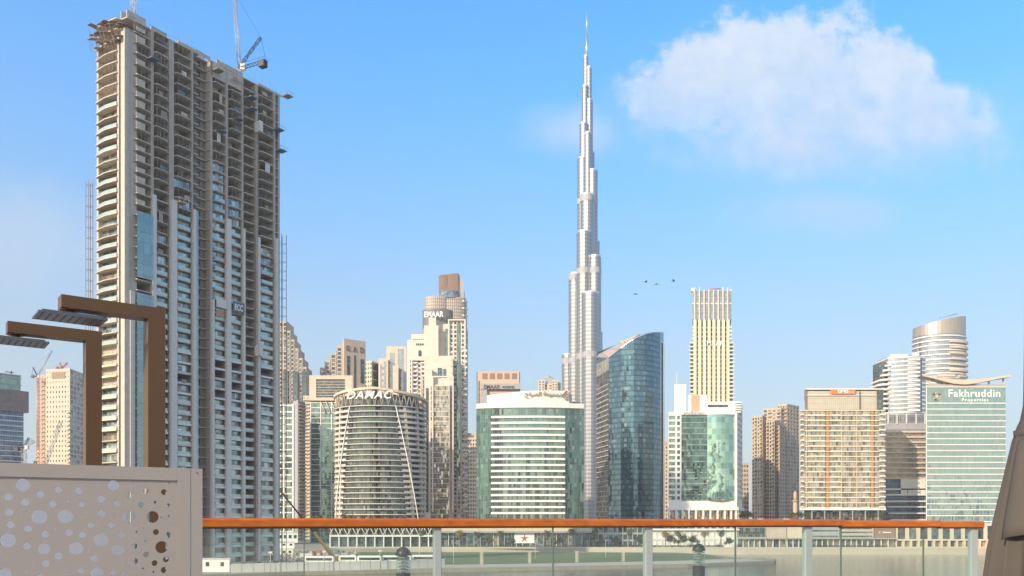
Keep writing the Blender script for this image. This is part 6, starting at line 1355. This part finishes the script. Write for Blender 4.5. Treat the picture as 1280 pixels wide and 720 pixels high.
def bollard(px, Y, ytop, r, label):
    c = gp(px, Y); zt = gz(ytop, Y); zf = TZ; o = empty('bollard_light', (*c, zf), label, 'bollard light', 'bollard lights beyond the balustrade'); hh = r * 1.05
    q = MB(); q.lathe((*c, zt - hh), [(r * 1.08, -.012), (r * 1.08, 0)] + [(r * 1.06 * math.cos(a), hh * math.sin(a)) for a in [i * math.pi / 16 for i in range(9)]], 28); q.lathe((*c, zt - hh), [(0, -.012), (r * 1.08, -.012)], 28); part('cap', q, 'black', o)
    zg = zt - hh - .19; q = MB(); q.lathe((*c, zg), [(r * .98, 0), (r * .98, .18)], 28); part('lens', q, 'clear', o)
    q = MB()
    for k in range(5): q.lathe((*c, zg + .02 + k * .034), [(r * .93, 0), (r * .55, .014), (r * .55, .019), (r * .93, .004)], 24)
    part('louvre', q, 'post_alu', o); q = MB(); q.tube((*c, zg), (*c, zg + .17), r * .3, 12); part('lamp', q, 'sign_w', o)
    q = MB(); q.tube((*c, zf), (*c, zg), r * 1.02, 28); part('body', q, 'black', o)
bollard(504, 9.0, 683.5, .0736, 'black domed bollard light seen through the left glass, beside the first wide post'); bollard(873.5, 10.5, 679.5, .0716, 'black domed bollard light seen through the glass right of the second wide post')

M['bronze'] = surf('bronze_post', (0.15, 0.085, 0.040), .42, metal=.35, var=.12, scale=3); M['chrome'] = surf('shower_head_metal', (0.16, 0.17, 0.19), .35, metal=.6, var=.05)
def shower(pxr, d, ytop, label, end):
    X, Y = gp(pxr, d); zt = gz(ytop, d); o = empty('shower_column', (X, Y, TZ), label, 'shower', 'outdoor shower columns'); e = Vector((*end, 0)); L = e.length; u = e / L; n = Vector((u.y, -u.x, 0)); t = .092
    def bar(p0, p1, z0, z1, w0, w1): q = MB(); q.wallbox(p0, p1, z0, z1, w0, w1); return q
    c0 = Vector((X, Y, 0)); c1 = c0 + u * t; q = MB(); q.wallbox((c0.x, c0.y), (c1.x, c1.y), TZ, zt, -.10, 0); q.wallbox((c1.x, c1.y), ((c0 + e).x, (c0 + e).y), zt - .066, zt, -.10, 0); part('post', q, 'bronze', o)
    h = c0 + e - u * .05 - n * .05; q = MB(); q.tube((h.x, h.y, zt - .066), (h.x, h.y, zt - .072), .05, 16); q.tube((h.x, h.y, zt - .07), (h.x, h.y, zt - .085), .022, 12); q.tube((h.x, h.y, zt - .085), (h.x, h.y, zt - .098), .034, 12, r2=.04); part('swivel', q, 'bronze', o)
    q = MB(); s = .165; z = zt - .108; uu, vv = u * s, n * s * .62; pts = [h - uu - vv, h + uu - vv, h + uu + vv, h - uu + vv]; P_ = [(p_.x, p_.y) for p_ in pts]
    if (P_[1][0] - P_[0][0]) * (P_[2][1] - P_[1][1]) - (P_[1][1] - P_[0][1]) * (P_[2][0] - P_[1][0]) < 0: P_ = P_[::-1]
    q.prism(P_, z - .010, z); q.prism(offset(P_, -.02), z, z + .012); part('shower_head', q, 'chrome', o)
    q = MB()
    for i in range(9):
        for j in range(9): p_ = h + u * s * (i / 4 - 1) * .86 + n * s * (j / 4 - 1) * .53; q.tube((p_.x, p_.y, z - .010), (p_.x, p_.y, z - .012), .005, 6)
    hd = [x for x in o.children if x.name.startswith('shower_head')][0]; part('nozzles', q, 'chrome', hd)
shower(200.5, 5.0, 390, 'nearer and taller looking bronze shower column, in front of the unfinished tower', (-.42, -.315)); shower(123.5, 5.6, 418, 'farther bronze shower column at the left, its head cut by the frame edge', (-.42, -.30))
def screen():
    Pl, Pr = Vector((-2.1353, 3.67)), Vector((-1.4425, 4.10)); u = (Pr - Pl).normalized(); n = Vector((u.y, -u.x)); zt = H + .25; P0 = Pl - u * .45; W_ = (Pr - P0).length; Hh = zt - TZ - .03
    o = empty('perforated_screen', (Pl.x, Pl.y, TZ), 'taupe metal screen perforated with round holes of many sizes, around the showers', 'screen')
    M['screen'] = surf('taupe_powder_coat', (0.33, 0.305, 0.28), .55, var=.10, scale=1.5, bump=.0006, fine=220); mb_, t, p = new_mat('frosted_backing'); tl = nd(t, 'ShaderNodeBsdfTranslucent'); tl.inputs[0].default_value = (.97, .94, .90, 1); mx = nd(t, 'ShaderNodeMixShader'); mx.inputs[0].default_value = .95
    p.inputs['Base Color'].default_value = (.6, .62, .62, 1); p.inputs['Roughness'].default_value = .3; t.links.new(p.outputs[0], mx.inputs[1]); t.links.new(tl.outputs[0], mx.inputs[2]); t.links.new(mx.outputs[0], t.nodes['Material Output'].inputs['Surface']); M['back'] = mb_
    def s_px(px): k = (px - 640) / F; return (k * P0.y - P0.x) / (u.x - k * u.y)
    def pt(s, off=0): p_ = P0 + u * s + n * off; return (p_.x, p_.y)
    def z_at(s, py): return H + (HZ - py) * (P0 + u * s).y / F
    sj, si = s_px(238.5), s_px(222)
    # outer frame (butted), inner sheet with true holes
    q = MB(); q.wallbox(pt(0), pt(si), zt - .058, zt, -.05, 0); q.wallbox(pt(si + .0005), pt(sj - .001), TZ + .03, zt, -.05, 0); q.wallbox(pt(sj + .0015), pt(W_), TZ, zt, -.052, .002); part('frame', q, 'screen', o)
    s0, s1 = 0.0, si - .001; z0, z1 = TZ + .06, zt - .0595; holes = []
    crop = [(130,208,38),(228,260,20),(330,235,20),(445,240,20),(48,275,22),(143,305,22),(297,315,20),(385,300,8),(460,317,16),(570,287,20),(640,210,30),(730,265,17),(660,313,18),(825,243,17),(925,248,17),(875,305,8),(795,320,17),(947,322,12),(50,362,22),(222,388,42),(368,385,40),(573,367,20),(643,373,6),(730,390,35),(862,388,34),(950,383,6),(60,432,21),(158,455,21),(312,452,7),(512,435,18),(628,432,18),(255,485,21),(388,476,20),(465,490,18),(568,517,38),(685,488,18),(770,472,6),(810,450,5),(880,473,17),(950,490,17),(45,520,42),(153,552,20),(248,568,33),(428,565,38),(500,575,8),(663,573,32),(760,553,16),(820,523,6),(912,558,35),(825,600,17),(330,608,21),(257,650,20),(530,622,20),(700,640,6),(765,637,16),(872,648,17),(937,627,17),(110,655,6),(185,650,6),(925,687,18),(808,677,6),(866,697,6),(545,705,34),(455,693,18),(25,715,40),(235,725,18),(150,706,6),(312,690,6),(370,712,6),(640,700,14),(700,715,18),(125,365,5),(466,380,5),(750,196,6),(955,194,6),(910,390,4)]
    for cx, cy, cr in crop:
        s = s_px(cx / 4.5); z = z_at(s, 560 + cy / 4.5); r = (s_px((cx + cr) / 4.5) - s_px((cx - cr) / 4.5)) / 2; rr = cr / 4.5 * (P0 + u * s).y / F
        holes.append((s, z, (r + rr) / 2))
    rn = random.Random(5)
    for _ in range(260):   # the same pattern goes on below and beyond the frame
        s, z, r = rn.uniform(.03, s1 - .03), rn.uniform(z0 + .04, z1 - .34), rn.choice([.006, .016, .018, .018, .033])
        if (z < z_at(s, 722) - .02) and all(math.hypot(s - a, z - b_) > r + c_ + .012 for a, b_, c_ in holes): holes.append((s, z, r))
    for _ in range(160):
        s, z, r = rn.uniform(.03, s_px(-6) - .03), rn.uniform(z0 + .04, z1 - .03), rn.choice([.006, .016, .018, .033])
        if all(math.hypot(s - a, z - b_) > r + c_ + .012 for a, b_, c_ in holes): holes.append((s, z, r))
    cu = bpy.data.curves.new('sheet', 'CURVE'); cu.dimensions = '2D'; cu.fill_mode = 'BOTH'; cu.extrude = .004
    def loop(pts):
        sp = cu.splines.new('POLY'); sp.points.add(len(pts) - 1); sp.use_cyclic_u = True
        for p_, (a, c) in zip(sp.points, pts): p_.co = (a, c, 0, 1)
    loop([(s0, z0 - H), (s1, z0 - H), (s1, z1 - H), (s0, z1 - H)])
    for s, z, r in holes:
        k = 8 if r < .01 else 28; loop([(s + r * math.cos(2 * math.pi * i / k), z - H + r * math.sin(2 * math.pi * i / k)) for i in range(k)])
    co = bpy.data.objects.new('sheet', cu); COL.objects.link(co); dg = bpy.context.evaluated_depsgraph_get(); me = co.evaluated_get(dg).to_mesh(); q = MB()
    vs = [(*pt(v.co.x, -.012 - v.co.z), v.co.y + H) for v in me.vertices]
    for f in me.polygons: q.face([vs[i] for i in f.vertices])
    co.evaluated_get(dg).to_mesh_clear(); bpy.data.objects.remove(co); bpy.data.curves.remove(cu); part('perforated_sheet', q, 'screen', o)
    q = MB(); q.wallbox(pt(0), pt(s_px(163)), TZ + .03, zt - .02, -.075, -.068); part('backing_panel', q, 'back', o)
    q = MB(); q.wallbox(pt(s_px(190) - .001), pt(s_px(193)), TZ + .03, zt - .06, -.19, -.06); part('inner_upright', q, 'screen', o)
    q = MB(); q.tube((*pt(s_px(246), .003), z_at(sj, 591)), (*pt(s_px(246), .0045), z_at(sj, 591)), .003, 8); part('screw', q, 'dsteel', o)
screen()
def umbrella():
    d = 2.6; cx, cy = gp(1319, d); o = empty('folded_umbrella', (cx, cy, TZ), 'folded taupe patio umbrella with a strap, cut by the right edge', 'umbrella'); k = d / F
    M['canvas'] = surf('taupe_canvas', (0.085, 0.075, 0.065), .9, var=.08, scale=3, bump=.0008, fine=400)
    prof = [(900, 60), (800, 76), (720, 74), (690, 71), (660, 66), (620, 59), (580, 52.5), (550, 47), (541, 44), (533, 42), (524, 38), (505, 34.5), (480, 34), (430, 33.5), (380, 33), (330, 32), (270, 27), (200, 22), (140, 12), (110, 4)]
    fold = lambda t, y, nf, ph: (1 - 2 * abs(math.sin(.5 * nf * t + ph + .35 * math.sin(2 * t) + (y - 540) * .0012)) ** .75)
    def skirt(prof, ph, amp, nf=16, N=320):
        q = MB(); rows = []
        for y, r in prof:
            z = gz(y, d); R_ = r * k; a = amp * min(1, max(.12, (y - 525) / 160) if y > 525 else .16)
            rows.append([(cx + R_ * (1 + a * fold(t, y, nf, ph)) * math.cos(t), cy + R_ * (1 + a * fold(t, y, nf, ph)) * math.sin(t), z) for t in [2 * math.pi * i / N for i in range(N)]])
        for a_, b_ in zip(rows, rows[1:]):
            for i in range(N): j = (i + 1) % N; q.face([a_[i], a_[j], b_[j], b_[i]], None, 0, True)
        return q
    part('canopy', skirt(prof, .8, .10), 'canvas', o, weld=True)
    flap = [(676, 71 + 3), (655, 69 + 2), (620, 62 + 2), (580, 55 + 1.5), (552, 49 + 1)]
    q = MB(); rows = []
    for i, (y, r) in enumerate(flap):
        row = []
        for t in range(40):
            a = math.pi * (1.06 + .62 * t / 39); dip = 9 * math.sin(t / 39 * math.pi * 1.4 + .2) if i == 0 else 0; R_ = (r + 3 + 2.5 * math.sin(t * .5)) * k; row.append((cx + R_ * math.cos(a), cy + R_ * math.sin(a), gz(y - dip, d)))
        rows.append(row)
    for a_, b_ in zip(rows, rows[1:]):
        for i in range(39): q.face([a_[i], a_[i + 1], b_[i + 1], b_[i]], None, 0, True)
    fl = part('valance', q, 'canvas', o, weld=True); so_ = fl.modifiers.new('thickness', 'SOLIDIFY'); so_.thickness = .003
    q = MB(); N = 60
    for i in range(N):
        a, c = 2 * math.pi * i / N, 2 * math.pi * (i + 1) / N; f = lambda t: 6 * math.cos(t - 2.8)
        R_ = 45 * k; z = lambda t, e: gz(535 + e + f(t), d); P_ = lambda t, r, e: (cx + r * math.cos(t), cy + r * math.sin(t), z(t, e))
        q.face([P_(a, R_, 8), P_(c, R_, 8), P_(c, R_ + .002, -4), P_(a, R_ + .002, -4)], None, 0, True)
    st_ = part('strap', q, 'canvas', o, weld=True); s2 = st_.modifiers.new('thickness', 'SOLIDIFY'); s2.thickness = .004
    q = MB(); q.tube((cx, cy, TZ), (cx, cy, gz(104, d)), .025, 16); part('pole', q, 'dsteel', o); q = MB(); q.tube((cx, cy, TZ), (cx, cy, TZ + .06), .30, 24); part('base', q, 'dgrey', o)
umbrella()
# ------------------------------------------------------------------ birds
def make_bird(px, py, Y, flap, rz, label):
    c = Vector((*gp(px, Y), gz(py, Y))); q = MB(); S = 1.0; cs, sn = math.cos(rz), math.sin(rz); R_ = lambda x, y, z: (c.x + x * cs - y * sn, c.y + x * sn + y * cs, c.z + z)
    body = [(-.20, .0, .012), (-.13, .0, .03), (0, 0, .055), (.10, .01, .045), (.16, .02, .035), (.20, .02, .008)]; n = 8; rings = [[R_(x, r * math.cos(t), z + r * math.sin(t)) for t in [2 * math.pi * i / n for i in range(n)]] for x, z, r in body]
    for a, b_ in zip(rings, rings[1:]):
        for i in range(n): j = (i + 1) % n; q.face([a[i], a[j], b_[j], b_[i]], None, 0, True)
    q.face([R_(-.18, -.01, 0), R_(-.30, -.06, 0), R_(-.30, .06, 0), R_(-.18, .01, 0)])
    for s in (-1, 1):
        q.face([R_(.09, s * .03, .02), R_(.08, s * .20, .02 + flap * .12), R_(-.06, s * .20, .02 + flap * .12), R_(-.08, s * .03, .0)]); q.face([R_(.08, s * .20, .02 + flap * .12), R_(.0, s * .40, .02 + flap * .15), R_(-.06, s * .20, .02 + flap * .12)])
    single('flying_bird', q, 'dsteel', tuple(c), label, 'bird', 'birds in the sky', weld=True)
for a in ((807, 352.5, 95, .5, .3, 'dark bird at the left of the upper three birds'), (821, 355, 85, -.6, 1.2, 'dark bird in the middle of the upper three birds'), (842, 351.5, 95, .8, -.4, 'dark bird farthest right in the small flock'), (794, 367.5, 90, -.3, 2.0, 'lowest dark bird, below the other three')): make_bird(*a)
# ------------------------------------------------------------------ air
def haze():
    m = bpy.data.materials.new('haze_air'); m.use_nodes = True; t = m.node_tree; t.nodes.clear(); out = nd(t, 'ShaderNodeOutputMaterial'); v = nd(t, 'ShaderNodeVolumePrincipled')
    v.inputs['Color'].default_value = (0.93, 0.93, 0.93, 1); v.inputs['Density'].default_value = 0.00011; v.inputs['Anisotropy'].default_value = 0.0
    t.links.new(v.outputs[0], out.inputs['Volume']); q = MB(); q.prism([(-2500, -1500), (2500, -1500), (2500, 4000), (-2500, 4000)], -2.2, 860); o = part('haze', q, [m]); tag(o, kind='stuff')
haze()
